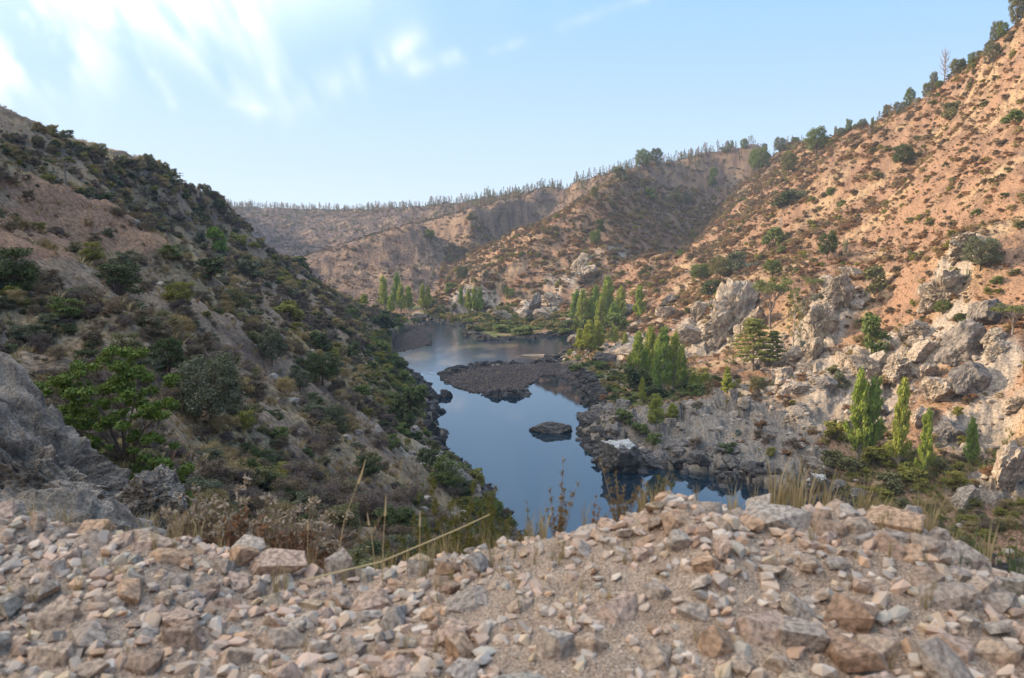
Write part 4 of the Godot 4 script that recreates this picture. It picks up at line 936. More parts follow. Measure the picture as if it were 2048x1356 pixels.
func build_terrain() -> void:
	lay_base()
	lay_shore()
	var angles := PackedFloat32Array()
	var n := int(640 * QUALITY)
	for i in n + 1:
		angles.append(deg_to_rad(lerpf(-36.0, 36.0, float(i) / n)))
	var rings := PackedFloat32Array()
	var r := 7.5
	while r < 1330.0:
		rings.append(r)
		r *= 1.0 + (0.016 if r < 60.0 else 0.0085 if r < 470.0 else 0.011) / QUALITY
	terrain_sheet(angles, rings)
	var wide := PackedFloat32Array()
	for i in 97:
		wide.append(deg_to_rad(lerpf(36.0, 324.0, i / 96.0)))
	var wide_rings := PackedFloat32Array()
	r = 2.0
	while r < 500.0:
		wide_rings.append(r)
		r *= 1.06
	terrain_sheet(wide, wide_rings, "surrounding_hillside")


func build_water() -> void:
	for reach in [[Vector2(330, 228), -154.0, 0.05, "water", "still blue pool of the river between the steep left slope and the rocky bank"], [Vector2(330, 292), -414.0, 0.4, "water", "rippled pale reach of the river above the dark cobble bar"]]:
		water_sheet(reach)


func water_sheet(reach: Array) -> void:
	var m := StandardMaterial3D.new()
	m.resource_name = "still river water"
	m.roughness = reach[2] * 0.3
	m.metallic_specular = 0.7
	m.normal_enabled = true
	var ripples := noise_image(41, 512, 0.02, 4)
	ripples.bump_map_to_normal_map(1.0)
	m.normal_texture = ImageTexture.create_from_image(ripples)
	m.normal_scale = reach[2]
	m.uv1_triplanar = true
	m.uv1_world_triplanar = true
	m.uv1_scale = Vector3(0.05, 0.05, 0.05)
	m.vertex_color_use_as_albedo = true
	# a sheet whose colour is that of the deep water, or of the gravel shoals that show through it
	var size: Vector2 = reach[0]
	var v := PackedVector3Array()
	var c := PackedColorArray()
	var n := PackedVector3Array()
	var f := PackedInt32Array()
	var nx := int(size.x / 2.0)
	var nz := int(size.y / 2.0)
	for j in nz + 1:
		for i in nx + 1:
			var p := Vector3(-40.0 - size.x * 0.5 + size.x * i / nx, 0.0, reach[1] - size.y * 0.5 + size.y * j / nz)
			var shoal := noise_warp.get_noise_2d(p.x * 0.9, p.z * 0.45) * 1.6 - 0.25
			shoal += 1.1 - minf(minf(Vector2((p.x + 27.0) / 16.0, (p.z + 302.0) / 13.0).length(), Vector2((p.x + 14.0) / 12.0, (p.z + 330.0) / 12.0).length()), Vector2((p.x - 8.0) / 13.0, (p.z + 303.0) / 9.0).length())
			v.append(p)
			n.append(Vector3.UP)
			c.append(Color(0.010, 0.020, 0.034).lerp(Color(0.16, 0.115, 0.07), smoothstep(0.0, 0.5, shoal)))
	for j in nz:
		for i in nx:
			var k := j * (nx + 1) + i
			f.append_array(PackedInt32Array([k, k + 1, k + nx + 1, k + 1, k + nx + 2, k + nx + 1]))
	var water := MeshInstance3D.new()
	water.mesh = mesh_of(v, f, c, m, n)
	add_named(water, reach[3])
	tag(water, reach[4], "river", "", "structure")

# ---------------------------------------------------------------- meshes of stones, leaves and stems
var sphere_cache := {}
var rough_noise := FastNoiseLite.new()
var block_noise := FastNoiseLite.new()


func sphere_of(level: int) -> Array:
	if sphere_cache.has(level):
		return sphere_cache[level]
	var v := PackedVector3Array()
	var f := PackedInt32Array()
	if level == 0:
		var g := (1.0 + sqrt(5.0)) / 2.0
		for p in [Vector3(-1, g, 0), Vector3(1, g, 0), Vector3(-1, -g, 0), Vector3(1, -g, 0), Vector3(0, -1, g), Vector3(0, 1, g), Vector3(0, -1, -g), Vector3(0, 1, -g), Vector3(g, 0, -1), Vector3(g, 0, 1), Vector3(-g, 0, -1), Vector3(-g, 0, 1)]:
			v.append(p.normalized())
		f = PackedInt32Array([0, 5, 11, 0, 1, 5, 0, 7, 1, 0, 10, 7, 0, 11, 10, 1, 9, 5, 5, 4, 11, 11, 2, 10, 10, 6, 7, 7, 8, 1, 3, 4, 9, 3, 2, 4, 3, 6, 2, 3, 8, 6, 3, 9, 8, 4, 5, 9, 2, 11, 4, 6, 10, 2, 8, 7, 6, 9, 1, 8])
	else:
		var from: Array = sphere_of(level - 1)
		v = from[0].duplicate()
		var old: PackedInt32Array = from[1]
		var middle := {}
		for t in range(0, old.size(), 3):
			var m := PackedInt32Array([0, 0, 0])
			for k in 3:
				var a := old[t + k]
				var b := old[t + (k + 1) % 3]
				var key := mini(a, b) * 1000000 + maxi(a, b)
				if not middle.has(key):
					middle[key] = v.size()
					v.append(((v[a] + v[b]) * 0.5).normalized())
				m[k] = middle[key]
			f.append_array(PackedInt32Array([old[t], m[0], m[2], old[t + 1], m[1], m[0], old[t + 2], m[2], m[1], m[0], m[1], m[2]]))
	sphere_cache[level] = [v, f]
	return sphere_cache[level]


func mesh_of(v: PackedVector3Array, f: PackedInt32Array, c: PackedColorArray, material: Material, n := PackedVector3Array()) -> ArrayMesh:
	var arrays := []
	arrays.resize(Mesh.ARRAY_MAX)
	arrays[Mesh.ARRAY_VERTEX] = v
	if n.size():
		arrays[Mesh.ARRAY_NORMAL] = n
	if c.size():
		arrays[Mesh.ARRAY_COLOR] = c
	arrays[Mesh.ARRAY_INDEX] = f
	var mesh := ArrayMesh.new()
	mesh.add_surface_from_arrays(Mesh.PRIMITIVE_TRIANGLES, arrays)
	mesh.surface_set_material(0, material)
	return mesh


# a broken block of stone in a box of one metre: cut by flat planes, then roughened
func stone_mesh(number: int, level: int, cuts: int, rough: float, dark: Color, pale: Color, material: Material, wet_below := -9.0, white_above := 9.0) -> ArrayMesh:
	var r := RandomNumberGenerator.new()
	r.seed = number * 77 + 5
	var ball: Array = sphere_of(level)
	var from: PackedVector3Array = ball[0]
	var normals: Array[Vector3] = []
	var depths := PackedFloat32Array()
	for k in cuts:
		normals.append(Vector3(r.randfn(), r.randfn(), r.randfn()).normalized())
		depths.append(r.randf_range(0.42, 1.0))
	var v := PackedVector3Array()
	var c := PackedColorArray()
	var low := Vector3.ONE * 9.0
	var high := -low
	rough_noise.seed = number
	rough_noise.frequency = 1.0
	rough_noise.fractal_octaves = 4
	block_noise.seed = number
	block_noise.noise_type = FastNoiseLite.TYPE_CELLULAR
	block_noise.cellular_return_type = FastNoiseLite.RETURN_CELL_VALUE
	block_noise.frequency = 1.0
	for d in from:
		var reach := 1.25
		for k in cuts:
			var q := normals[k].dot(d)
			if q > 0.05:
				reach = minf(reach, depths[k] / q)
		if rough > 0.0:
			var at := d + Vector3.ONE * rough_noise.get_noise_3dv(d * 2.0) * 0.15
			reach *= 1.0 + rough * (block_noise.get_noise_3dv(at * Vector3(2.6, 1.6, 2.6)) * 0.42 + block_noise.get_noise_3dv(at * 6.0) * 0.16 + rough_noise.get_noise_3dv(d * 1.3) * 0.5 + rough_noise.get_noise_3dv(d * 7.0) * 0.2)
		v.append(d * reach)
		low = low.min(v[-1])
		high = high.max(v[-1])
	for k in v.size():
		v[k] = (v[k] - (low + high) * 0.5) / (high - low)
		var n := rough_noise.get_noise_3dv(v[k] * 5.0)
		var col := dark.lerp(pale, clampf(0.55 + n * 1.3, 0.0, 1.0))
		if v[k].y < wet_below + n * 0.06:
			col = Color(0.05, 0.045, 0.043)
		if v[k].y > white_above + n * 0.12:
			col = Color(0.68, 0.66, 0.62)
		c.append(col)
	return mesh_of(v, ball[1], c, material)


# an angular broken stone: the hull of a jolted block and a few chips off it, in a box of one metre
func broken_mesh(number: int, material: Material) -> ArrayMesh:
	var r := RandomNumberGenerator.new()
	r.seed = number * 53 + 11
	var p := PackedVector3Array()
	for x in [-0.5, 0.5]:
		for y in [-0.5, 0.5]:
			for z in [-0.5, 0.5]:
				p.append(Vector3(x, y, z) * Vector3(r.randf_range(0.3, 0.95), r.randf_range(0.3, 0.95), r.randf_range(0.3, 0.95)) + Vector3(r.randf_range(-0.08, 0.08), r.randf_range(-0.08, 0.08), r.randf_range(-0.08, 0.08)))
	for k in 7:
		p.append(Vector3(r.randfn(), r.randfn(), r.randfn()).normalized() * r.randf_range(0.48, 0.64))
	var low := p[0]
	var high := p[0]
	for q in p:
		low = low.min(q)
		high = high.max(q)
	for k in p.size():
		p[k] = (p[k] - (low + high) * 0.5) / (high - low)
	var v := PackedVector3Array()
	var f := PackedInt32Array()
	var c := PackedColorArray()
	var n := p.size()
	for a in n:
		for b in range(a + 1, n):
			for d in range(b + 1, n):
				var across := (p[b] - p[a]).cross(p[d] - p[a])
				var most := -9.0
				var least := 9.0
				for k in n:
					if k != a and k != b and k != d:
						var side := across.dot(p[k] - p[a])
						most = maxf(most, side)
						least = minf(least, side)
				if most > 0.0 and least < 0.0:
					continue
				var t := v.size()
				v.append_array(PackedVector3Array([p[a], p[b], p[d]] if least >= 0.0 else [p[a], p[d], p[b]]))
				f.append_array(PackedInt32Array([t, t + 1, t + 2]))
				var tone := r.randf_range(0.93, 1.07)
				for k in 3:
					c.append(Color(tone, tone, tone))
	return mesh_of(v, f, c, material)


# leaves scattered through rounded clumps; each a small kite
func leaf_mesh(number: int, clumps: Array, count: int, leaf: float, slim: float, dark: Color, pale: Color, material: Material, shell := 0.55, lean := Vector3.ZERO) -> ArrayMesh:
	var r := RandomNumberGenerator.new()
	r.seed = number * 131 + 7
	var v := PackedVector3Array()
	var c := PackedColorArray()
	var f := PackedInt32Array()
	v.resize(count * 4)
	c.resize(count * 4)
	f.resize(count * 6)
	var weights := PackedFloat32Array()
	var total := 0.0
	for q in clumps:
		var e: Vector3 = q[1]
		total += pow(e.x * e.y * e.z, 0.667)
		weights.append(total)
	for k in count:
		var pick := r.randf() * total
		var q: Array = clumps[mini(weights.bsearch(pick), clumps.size() - 1)]
		var d := Vector3(r.randfn(), r.randfn(), r.randfn()).normalized()
		var e: Vector3 = q[1]
		var at: Vector3 = q[0] + d * e * pow(r.randf(), shell)
		var faced := (d * 0.9 + Vector3(0, 0.35, 0) + Vector3(r.randfn(), r.randfn(), r.randfn()) * 0.55).normalized()
		var along := (Vector3(r.randfn(), r.randfn(), r.randfn()) + d * 0.4 + lean).normalized()
		var side := along.cross(faced).normalized()
		var long := leaf * r.randf_range(0.6, 1.3)
		along *= long * 0.5
		side *= long * 0.5 * slim
		var b := k * 4
		v[b] = at - along
		v[b + 1] = at + side
		v[b + 2] = at + along
		v[b + 3] = at - side
		var tone := dark.lerp(pale, r.randf() * 0.75 + (0.25 if q.size() < 3 else q[2]))
		c[b] = tone
		c[b + 1] = tone
		c[b + 2] = tone
		c[b + 3] = tone
		var i := k * 6
		f[i] = b
		f[i + 1] = b + 1
		f[i + 2] = b + 2
		f[i + 3] = b
		f[i + 4] = b + 2
		f[i + 5] = b + 3
	return mesh_of(v, f, c, material)


# tapered limbs: each path is [points, radius at the foot, radius at the tip]
func limb_mesh(paths: Array, sides: int, color: Color, material: Material) -> ArrayMesh:
	var v := PackedVector3Array()
	var f := PackedInt32Array()
	var c := PackedColorArray()
	for path in paths:
		var points: Array = path[0]
		var n := points.size()
		for k in n:
			var ahead: Vector3 = (points[mini(k + 1, n - 1)] - points[maxi(k - 1, 0)]).normalized()
			var side := ahead.cross(Vector3(0.31, 0.2, 0.93)).normalized()
			var other := ahead.cross(side)
			var radius := lerpf(path[1], path[2], float(k) / (n - 1))
			for s in sides:
				var a := TAU * s / sides
				v.append(points[k] + (side * cos(a) + other * sin(a)) * radius)
				c.append(color)
		var b := v.size() - n * sides
		for k in n - 1:
			for s in sides:
				var p := b + k * sides + s
				var q := b + k * sides + (s + 1) % sides
				f.append_array(PackedInt32Array([p, q, p + sides, q, q + sides, p + sides]))
	return mesh_of(v, f, c, material)


var crack_bump: ImageTexture

# relief of jointed rock: sharp-edged blocks with grooves between them
func crack_normal() -> ImageTexture:
	if crack_bump == null:
		var n := FastNoiseLite.new()
		n.seed = 71
		n.noise_type = FastNoiseLite.TYPE_CELLULAR
		n.cellular_return_type = FastNoiseLite.RETURN_DISTANCE2_SUB
		n.frequency = 0.02
		n.fractal_octaves = 3
		n.fractal_gain = 0.5
		n.domain_warp_enabled = true
		n.domain_warp_amplitude = 25.0
		var image := n.get_seamless_image(512, 512)
		image.bump_map_to_normal_map(12.0)
		crack_bump = ImageTexture.create_from_image(image)
	return crack_bump


var plain_materials := {}

func matter(called: String, tint := Color.WHITE, rough := 0.9, leafy := false, grain := 0.0) -> StandardMaterial3D:
	var key := "%s %s %s %s" % [called, tint, leafy, grain]
	if not plain_materials.has(key):
		var m := StandardMaterial3D.new()
		m.resource_name = called
		m.vertex_color_use_as_albedo = true
		m.albedo_color = tint.linear_to_srgb()
		m.roughness = rough
		m.metallic_specular = 0.3
		if leafy:
			m.cull_mode = BaseMaterial3D.CULL_DISABLED
			m.backlight_enabled = true
			m.backlight = Color(0.6, 0.62, 0.4)
		if grain > 0.0:
			m.albedo_texture = grain_texture
			m.uv1_triplanar = true
			m.uv1_world_triplanar = true
			m.uv1_scale = Vector3.ONE * grain
			m.normal_enabled = true
			m.normal_texture = crack_normal() if called == "rock" or called == "lichened rock" else grain_normal()
			m.normal_scale = 1.2 if called.contains("rock") and not called.contains("broken") else 0.9
		plain_materials[key] = m
	return plain_materials[key]


func part(called: String, mesh: Mesh, parent: Node3D, material: Material = null) -> MeshInstance3D:
	var node := MeshInstance3D.new()
	node.mesh = mesh
	if material:
		node.set_surface_override_material(0, material)
	add_named(node, called, parent)
	return node


func stuff(called: String, label: String, category: String, mesh: Mesh, places: Array[Transform3D], tints: PackedColorArray) -> void:
	if places.is_empty():
		return
	var many := MultiMesh.new()
	many.transform_format = MultiMesh.TRANSFORM_3D
	many.use_colors = tints.size() > 0
	many.mesh = mesh
	many.instance_count = places.size()
	for k in places.size():
		many.set_instance_transform(k, places[k])
		if tints.size():
			many.set_instance_color(k, tints[k])
	var node := MultiMeshInstance3D.new()
	node.multimesh = many
	add_named(node, called)
	tag(node, label, category, "", "stuff")


# ---------------------------------------------------------------- kinds of plant, one metre tall and wide, foot at the origin
var plant_shapes := {}

func shrub_clumps(r: RandomNumberGenerator, count: int) -> Array:
	var clumps := []
	for k in count:
		var a := TAU * k / count * 1.618 * 3.0 + r.randf() * 0.8
		var up := r.randf_range(0.18, 0.82)
		var out := r.randf_range(0.12, 0.36) * sqrt(1.0 - pow(up - 0.3, 2.0) * 1.6)
		var e := r.randf_range(0.14, 0.23)
		clumps.append([Vector3(cos(a) * out, up - 0.06, sin(a) * out), Vector3(e, e * r.randf_range(0.6, 0.9), e), r.randf_range(0.0, 0.3)])
	return clumps


func shrub_shape(kind: String, form: int) -> Array:
	var key := "%s %d" % [kind, form]
	if plant_shapes.has(key):
		return plant_shapes[key]
	var r := RandomNumberGenerator.new()
	r.seed = hash(key)
	var leaves := matter("leaves", Color.WHITE, 0.75, true)
	var bark := matter("bark")
	var made: Array
	match kind:
		"leafy":      # dense evergreen scrub
			var clumps := shrub_clumps(r, 15)
			made = [leaf_mesh(form + 100, clumps, 1500, 0.10, 0.6, Color(0.6, 0.6, 0.6), Color(1.3, 1.3, 1.2), leaves), clumps]
		"wiry":       # grey-brown open scrub, mostly stems
			var clumps := shrub_clumps(r, 12)
			made = [leaf_mesh(form + 200, clumps, 1500, 0.13, 0.2, Color(0.6, 0.6, 0.6), Color(1.3, 1.25, 1.2), leaves, 0.7, Vector3(0, 0.8, 0)), clumps]
		"leafy_near":
			var clumps := shrub_clumps(r, 34)
			for q in clumps:
				q[1] *= 0.7
			made = [leaf_mesh(form + 400, clumps, 5200, 0.045, 0.5, Color(0.6, 0.6, 0.6), Color(1.3, 1.3, 1.2), leaves), clumps]
		"wiry_near":
			var clumps := shrub_clumps(r, 26)
			for q in clumps:
				q[1] *= 0.8
			made = [leaf_mesh(form + 500, clumps, 5200, 0.07, 0.14, Color(0.6, 0.6, 0.6), Color(1.3, 1.25, 1.2), leaves, 0.7, Vector3(0, 0.8, 0)), clumps]
		_:            # tree crown
			var clumps := []
			for k in 26:
				var a := k * 2.4
				var up := 0.28 + 0.66 * (k + 0.5) / 26.0
				var out := 0.36 * sqrt(maxf(0.05, 1.0 - pow((up - 0.55) / 0.48, 2.0))) * r.randf_range(0.6, 1.05)
				var e := r.randf_range(0.10, 0.17)
				clumps.append([Vector3(cos(a) * out, up, sin(a) * out), Vector3(e, e * 0.75, e), r.randf_range(0.0, 0.3)])
			made = [leaf_mesh(form + 300, clumps, 8000, 0.04, 0.5, Color(0.6, 0.6, 0.6), Color(1.3, 1.3, 1.2), leaves), clumps]
	var paths := []
	for q in made[1]:
		var tip: Vector3 = q[0]
		if kind == "crown":
			paths.append([[Vector3(0, 0.2 + tip.y * 0.2, 0), tip * Vector3(0.5, 1, 0.5) + Vector3(0, -0.1, 0), tip], 0.014, 0.004])
		else:
			paths.append([[Vector3(tip.x * 0.1, -0.05, tip.z * 0.1), tip * Vector3(0.5, 0.6, 0.5), tip], 0.012, 0.004])
	if kind == "crown":
		paths.append([[Vector3(0, -0.06, 0), Vector3(0.01, 0.25, 0), Vector3(0, 0.6, 0.01)], 0.032, 0.014])
	made[1] = limb_mesh(paths, 4, Color(0.13, 0.10, 0.08), bark)
	plant_shapes[key] = made
	return made


const TINTS := {
	"dark_green": Color(0.088, 0.108, 0.042), "green": Color(0.155, 0.19, 0.055), "bright_green": Color(0.179, 0.262, 0.041), "olive": Color(0.185, 0.172, 0.075), "yellow_green": Color(0.26, 0.24, 0.055),
	"grey_green": Color(0.165, 0.17, 0.105), "brown": Color(0.20, 0.148, 0.105), "russet": Color(0.30, 0.17, 0.095), "straw": Color(0.36, 0.27, 0.135), "grey_blue": Color(0.2, 0.23, 0.19), "mauve": Color(0.19, 0.145, 0.13)}
var plant_roots := {}

func plant(kind: String, tint: String, form: int, called: String, at: Vector3, wide: float, tall: float, turn: float, label: String, category: String, group: String) -> Node3D:
	if at.z > -130.0 and kind != "crown":
		kind += "_near"
	var key := "%s %s %d" % [kind, tint, form]
	var root: Node3D
	if plant_roots.has(key):
		root = plant_roots[key].duplicate()
	else:
		root = Node3D.new()
		var shape := shrub_shape(kind, form)
		part("crown" if kind == "crown" else "foliage", shape[0], root, matter(tint.replace("_", " ") + " leaves", TINTS[tint], 0.75, true))
		part("trunk" if kind == "crown" else "stem", shape[1], root)
		plant_roots[key] = root
	root.position = at
	root.rotation.y = turn
	root.scale = Vector3(wide, tall, wide)
	add_named(root, called)
	tag(root, label, category, group)
	return root

# ---------------------------------------------------------------- what grows and lies on the slopes
func build_everything_else() -> void:
	build_road_and_rubble()
	build_near_outcrop()
	build_boulders()
	build_shelf_blocks()
	build_sand_spit()
	build_rapids()
	build_trees()
	build_poles()
	scatter_slopes()
	build_roadside_weeds()


func upright(at: Vector3, wide: float, tall: float, turn: float) -> Transform3D:
	return Transform3D(Basis(Vector3.UP, turn).scaled_local(Vector3(wide, tall, wide)), at)


func on_ground(x: float, z: float, sink := 0.0) -> Vector3:
	return Vector3(x, ground(x, z) - sink, z)


var poplar_shapes := []

func poplar_shape(number: int) -> Array:
	var r := RandomNumberGenerator.new()
	r.seed = 900 + number
	var clumps := []
	var paths := [[[Vector3(0, -0.03, 0), Vector3(0.01, 0.4, 0), Vector3(0, 0.97, 0.01)], 0.055, 0.008]]
	# steep limbs hugging the trunk, each with its own plume of leaves
	for k in 34:
		var a := k * 2.4 + r.randf()
		var foot := 0.08 + 0.7 * k / 34.0
		var reach := lerpf(0.36, 0.1, pow(k / 34.0, 1.3)) * r.randf_range(0.7, 1.1)
		var rise := r.randf_range(0.10, 0.2)
		var tip := Vector3(cos(a) * reach, foot + rise, sin(a) * reach)
		paths.append([[Vector3(0, foot, 0), tip * Vector3(0.6, 1, 0.6) + Vector3(0, -rise * 0.5, 0), tip], 0.02, 0.005])
		for m in 3:
			var t := 0.45 + 0.3 * m
			var e := r.randf_range(0.07, 0.12)
			clumps.append([Vector3(tip.x * t, foot + rise * t + 0.02, tip.z * t), Vector3(e, e * 0.55, e), r.randf_range(0.0, 0.3)])
	for k in 5:
		clumps.append([Vector3(r.randf_range(-0.05, 0.05), 0.80 + 0.045 * k, r.randf_range(-0.05, 0.05)), Vector3(0.11 - 0.017 * k, 0.045, 0.11 - 0.017 * k), 0.2])
	var leaves := matter("leaves", Color.WHITE, 0.75, true)
	return [leaf_mesh(700 + number, clumps, 7500, 0.05, 0.5, Color(0.6, 0.65, 0.5), Color(1.35, 1.3, 1.2), leaves, 0.5, Vector3(0, 0.5, 0)), limb_mesh(paths, 5, Color(0.24, 0.21, 0.17), matter("bark"))]


func tree_from(called: String, shape: Array, crown_tint: Color, tint_name: String, at: Vector3, wide: float, tall: float, turn: float, label: String, category: String, group: String) -> void:
	var root := Node3D.new()
	part("crown", shape[0], root, matter(tint_name, crown_tint, 0.75, true))
	part("trunk", shape[1], root)
	root.position = at
	root.rotation.y = turn
	root.scale = Vector3(wide, tall, wide)
	add_named(root, called)
	tag(root, label, category, group)


func build_trees() -> void:
	var r := RandomNumberGenerator.new()
	r.seed = 404
	for k in 4:
		poplar_shapes.append(poplar_shape(k))
	var k := 0
	for p in PLACED_POPLAR:
		var tint: Color = [Color(0.28, 0.34, 0.075), Color(0.20, 0.28, 0.07), Color(0.32, 0.35, 0.08)][k % 3]
		tree_from("poplar", poplar_shapes[k % 4], tint, "poplar leaves %d" % (k % 3), on_ground(p[0], p[1], 0.2), p[2] * (1.7 if p[1] < -300.0 else 1.35), p[3] * 1.14, k * 1.7, p[4], "poplar", p[5])
		k += 1
	for p in PLACED_YOUNG_POPLAR:
		tree_from("young_poplar", poplar_shapes[k % 4], Color(0.32, 0.34, 0.07), "young poplar leaves", on_ground(p[0], p[1], 0.2), p[2] * 1.5, p[3] * 1.12, k * 1.7, p[4], "poplar", p[5])
		k += 1
	var round_tints := ["green", "dark_green", "olive", "grey_green", "green"]
	for p in PLACED_ROUND_TREE:
		var tint: String = round_tints[k % 5]
		if p[4].contains("dark"):
			tint = "dark_green"
		plant("crown" if k % 2 else "leafy", tint, k % 3, "round_tree", on_ground(p[0], p[1], 0.3 if k % 2 else 0.6), p[2] * 1.15, p[3] * 1.12, k * 1.3, p[4], "tree", p[5])
		k += 1
	for p in PLACED_LEFT_TREE:
		plant("crown", "dark_green" if k % 2 and p[3] < 4.6 else "grey_green", k % 3, "feathery_tree", on_ground(p[0], p[1], 0.1), p[2] * 1.15, p[3] * 1.08, k * 1.3, p[4], "tree", p[5])
		k += 1
	for p in PLACED_LEFT_BUSH:
		var tint: String = ["olive", "grey_green", "green", "yellow_green", "dark_green", "grey_green"][k % 6]
		if p[4].contains("dark"):
			tint = "dark_green"
		elif p[4].contains("bright"):
			tint = "bright_green"
		elif p[4].contains("shore"):
			tint = "green" if k % 2 else "dark_green"
		plant("leafy", tint, k % 3, "leafy_bush", on_ground(p[0], p[1], 0.1), p[2] * 1.2, p[3] * 1.15, k * 1.3, p[4], "bush", p[5])
		k += 1
	for p in PLACED_CREST_BUSH:
		plant("crown", ["olive", "dark_green", "grey_green"][k % 3], k % 3, "crest_bush", on_ground(p[0], p[1], 0.2), p[2] * 1.2, p[3] * 1.3, k * 1.3, p[4], "bush", p[5])
		k += 1
	for p in PLACED_CREST_TREE:
		plant("crown", ["grey_green", "green", "olive"][k % 3], k % 3, "crest_tree", on_ground(p[0], p[1], p[3] * 0.22), p[2] * 0.9, p[3] * [1.0, 1.3, 0.8, 1.1][k % 4], k * 1.3, p[4], "tree", p[5])
		k += 1
	for p in PLACED_DARK_BUSH:
		plant("leafy", ("olive" if k % 2 else "yellow_green") if p[0] > 58.0 else "green" if k % 3 else "dark_green", k % 3, "low_bush", on_ground(p[0], p[1], 0.1), p[2] * 1.15, p[3] * 1.15, k * 1.3, p[4], "bush", p[5])
		k += 1
	var bark := matter("bark")
	var leaves := matter("leaves", Color.WHITE, 0.75, true)
	# conifers: whorls of drooping sprays on a straight trunk, bare below
	var clumps := []
	var paths := [[[Vector3(0, -0.03, 0), Vector3(0, 0.5, 0), Vector3(0.01, 0.98, 0)], 0.035, 0.008]]
	for m in 44:
		var up := 0.2 + 0.74 * m / 44.0
		var a := m * 2.4
		var reach := 0.46 * pow(sin(clampf((1.03 - up) * 1.75, 0.0, 1.57)), 0.8) * r.randf_range(0.6, 1.05)
		var tip := Vector3(cos(a) * reach, up + 0.01, sin(a) * reach)
		paths.append([[Vector3(0, up, 0), tip * Vector3(0.5, 1, 0.5) + Vector3(0, 0.015, 0), tip], 0.01, 0.003])
		clumps.append([tip * Vector3(0.85, 1, 0.85), Vector3(0.10, 0.025, 0.10), r.randf_range(0.0, 0.3)])
		clumps.append([tip * Vector3(0.5, 1, 0.5), Vector3(0.085, 0.025, 0.085), 0.1])
	var conifer := [leaf_mesh(801, clumps, 6500, 0.055, 0.3, Color(0.55, 0.6, 0.5), Color(1.3, 1.3, 1.1), leaves, 0.6, Vector3(0, -0.3, 0)), limb_mesh(paths, 6, Color(0.27, 0.22, 0.17), bark)]
	k = 0
	for p in PLACED_PINE:
		tree_from("conifer", conifer, [Color(0.26, 0.26, 0.08), Color(0.18, 0.20, 0.065)][k], "conifer needles %d" % k, on_ground(p[0], p[1], 0.3), p[2] * 1.35, p[3] * 0.95, k * 2.0, p[4], "conifer", "")
		k += 1
	# flat crowns on forked trunks
	clumps = []
	paths = []
	for m in 5:
		var a := m * TAU / 5.0 + 0.4
		var mid := Vector3(cos(a) * 0.1, 0.55, sin(a) * 0.1)
		for q in 5:
			var b := a + (q - 2) * 0.36
			var tip := Vector3(cos(b), 0, sin(b)) * r.randf_range(0.16, 0.44) + Vector3(0, r.randf_range(0.74, 0.9), 0)
			paths.append([[Vector3(0, 0.3, 0), mid, tip], 0.012, 0.004])
			clumps.append([tip, Vector3(0.12, 0.055, 0.12), r.randf_range(0.0, 0.3)])
	paths.append([[Vector3(0.01, -0.04, 0), Vector3(-0.015, 0.2, 0), Vector3(0, 0.52, 0)], 0.028, 0.018])
	var flat := [leaf_mesh(802, clumps, 3000, 0.045, 0.4, Color(0.55, 0.6, 0.5), Color(1.3, 1.25, 1.1), leaves), limb_mesh(paths, 6, Color(0.22, 0.18, 0.15), bark)]
	for p in PLACED_UMBRELLA_TREE:
		tree_from("flat_topped_tree", flat, Color(0.20, 0.21, 0.09), "acacia leaves", on_ground(p[0], p[1], 0.3), p[2], p[3] * 1.1, p[0], p[4], "acacia", p[5])
	# thin upright trees with few leaves
	clumps = []
	paths = [[[Vector3(0, -0.03, 0), Vector3(0.03, 0.5, 0), Vector3(0, 0.98, 0.02)], 0.045, 0.01]]
	for m in 22:
		var up := 0.22 + 0.75 * m / 22.0
		var tip := Vector3(cos(m * 2.4) * 0.36, up + 0.05, sin(m * 2.4) * 0.36) * Vector3(lerpf(1.1, 0.4, up), 1, lerpf(1.1, 0.4, up))
		paths.append([[Vector3(0.02, up - 0.05, 0), tip], 0.012, 0.004])
		clumps.append([tip, Vector3(0.13, 0.035, 0.13), r.randf_range(0.0, 0.3)])
	var thin := [leaf_mesh(803, clumps, 1100, 0.045, 0.4, Color(0.6, 0.6, 0.5), Color(1.3, 1.25, 1.1), leaves), limb_mesh(paths, 5, Color(0.32, 0.28, 0.24), bark)]
	for p in PLACED_SLENDER_TREE:
		tree_from("slender_tree", thin, Color(0.20, 0.20, 0.06), "sparse leaves", on_ground(p[0], p[1], 0.3), p[2] * 1.3, p[3], p[0], p[4], "tree", p[5])
	# dead trees: bare forked limbs only
	paths = [[[Vector3(0, -0.04, 0), Vector3(0.03, 0.35, 0), Vector3(-0.02, 0.7, 0.02), Vector3(0.02, 1.0, 0)], 0.04, 0.006]]
	for m in 26:
		var up := 0.2 + 0.7 * m / 26.0
		var out := Vector3(cos(m * 2.4), r.randf_range(0.5, 1.3), sin(m * 2.4)) * r.randf_range(0.14, 0.3)
		paths.append([[Vector3(0.01, up, 0), Vector3(0.01, up, 0) + out * Vector3(0.6, 0.4, 0.6), Vector3(0.01, up, 0) + out], 0.016, 0.004])
		paths.append([[Vector3(0.01, up, 0) + out * Vector3(0.6, 0.4, 0.6), Vector3(0.01, up, 0) + out * Vector3(1.1, 0.6, 0.7)], 0.007, 0.003])
	var bare := limb_mesh(paths, 4, Color(0.30, 0.25, 0.22), bark)
	for p in PLACED_BARE_TREE:
		var node := MeshInstance3D.new()
		node.mesh = bare
		node.position = on_ground(p[0], p[1], 0.2)
		node.scale = Vector3(p[2] * 1.5, p[3] * 1.15, p[2] * 1.5)
		node.rotation.y = p[0]
		add_named(node, "bare_tree")
		tag(node, p[4], "tree", p[5])
	# columnar cacti
	paths = []
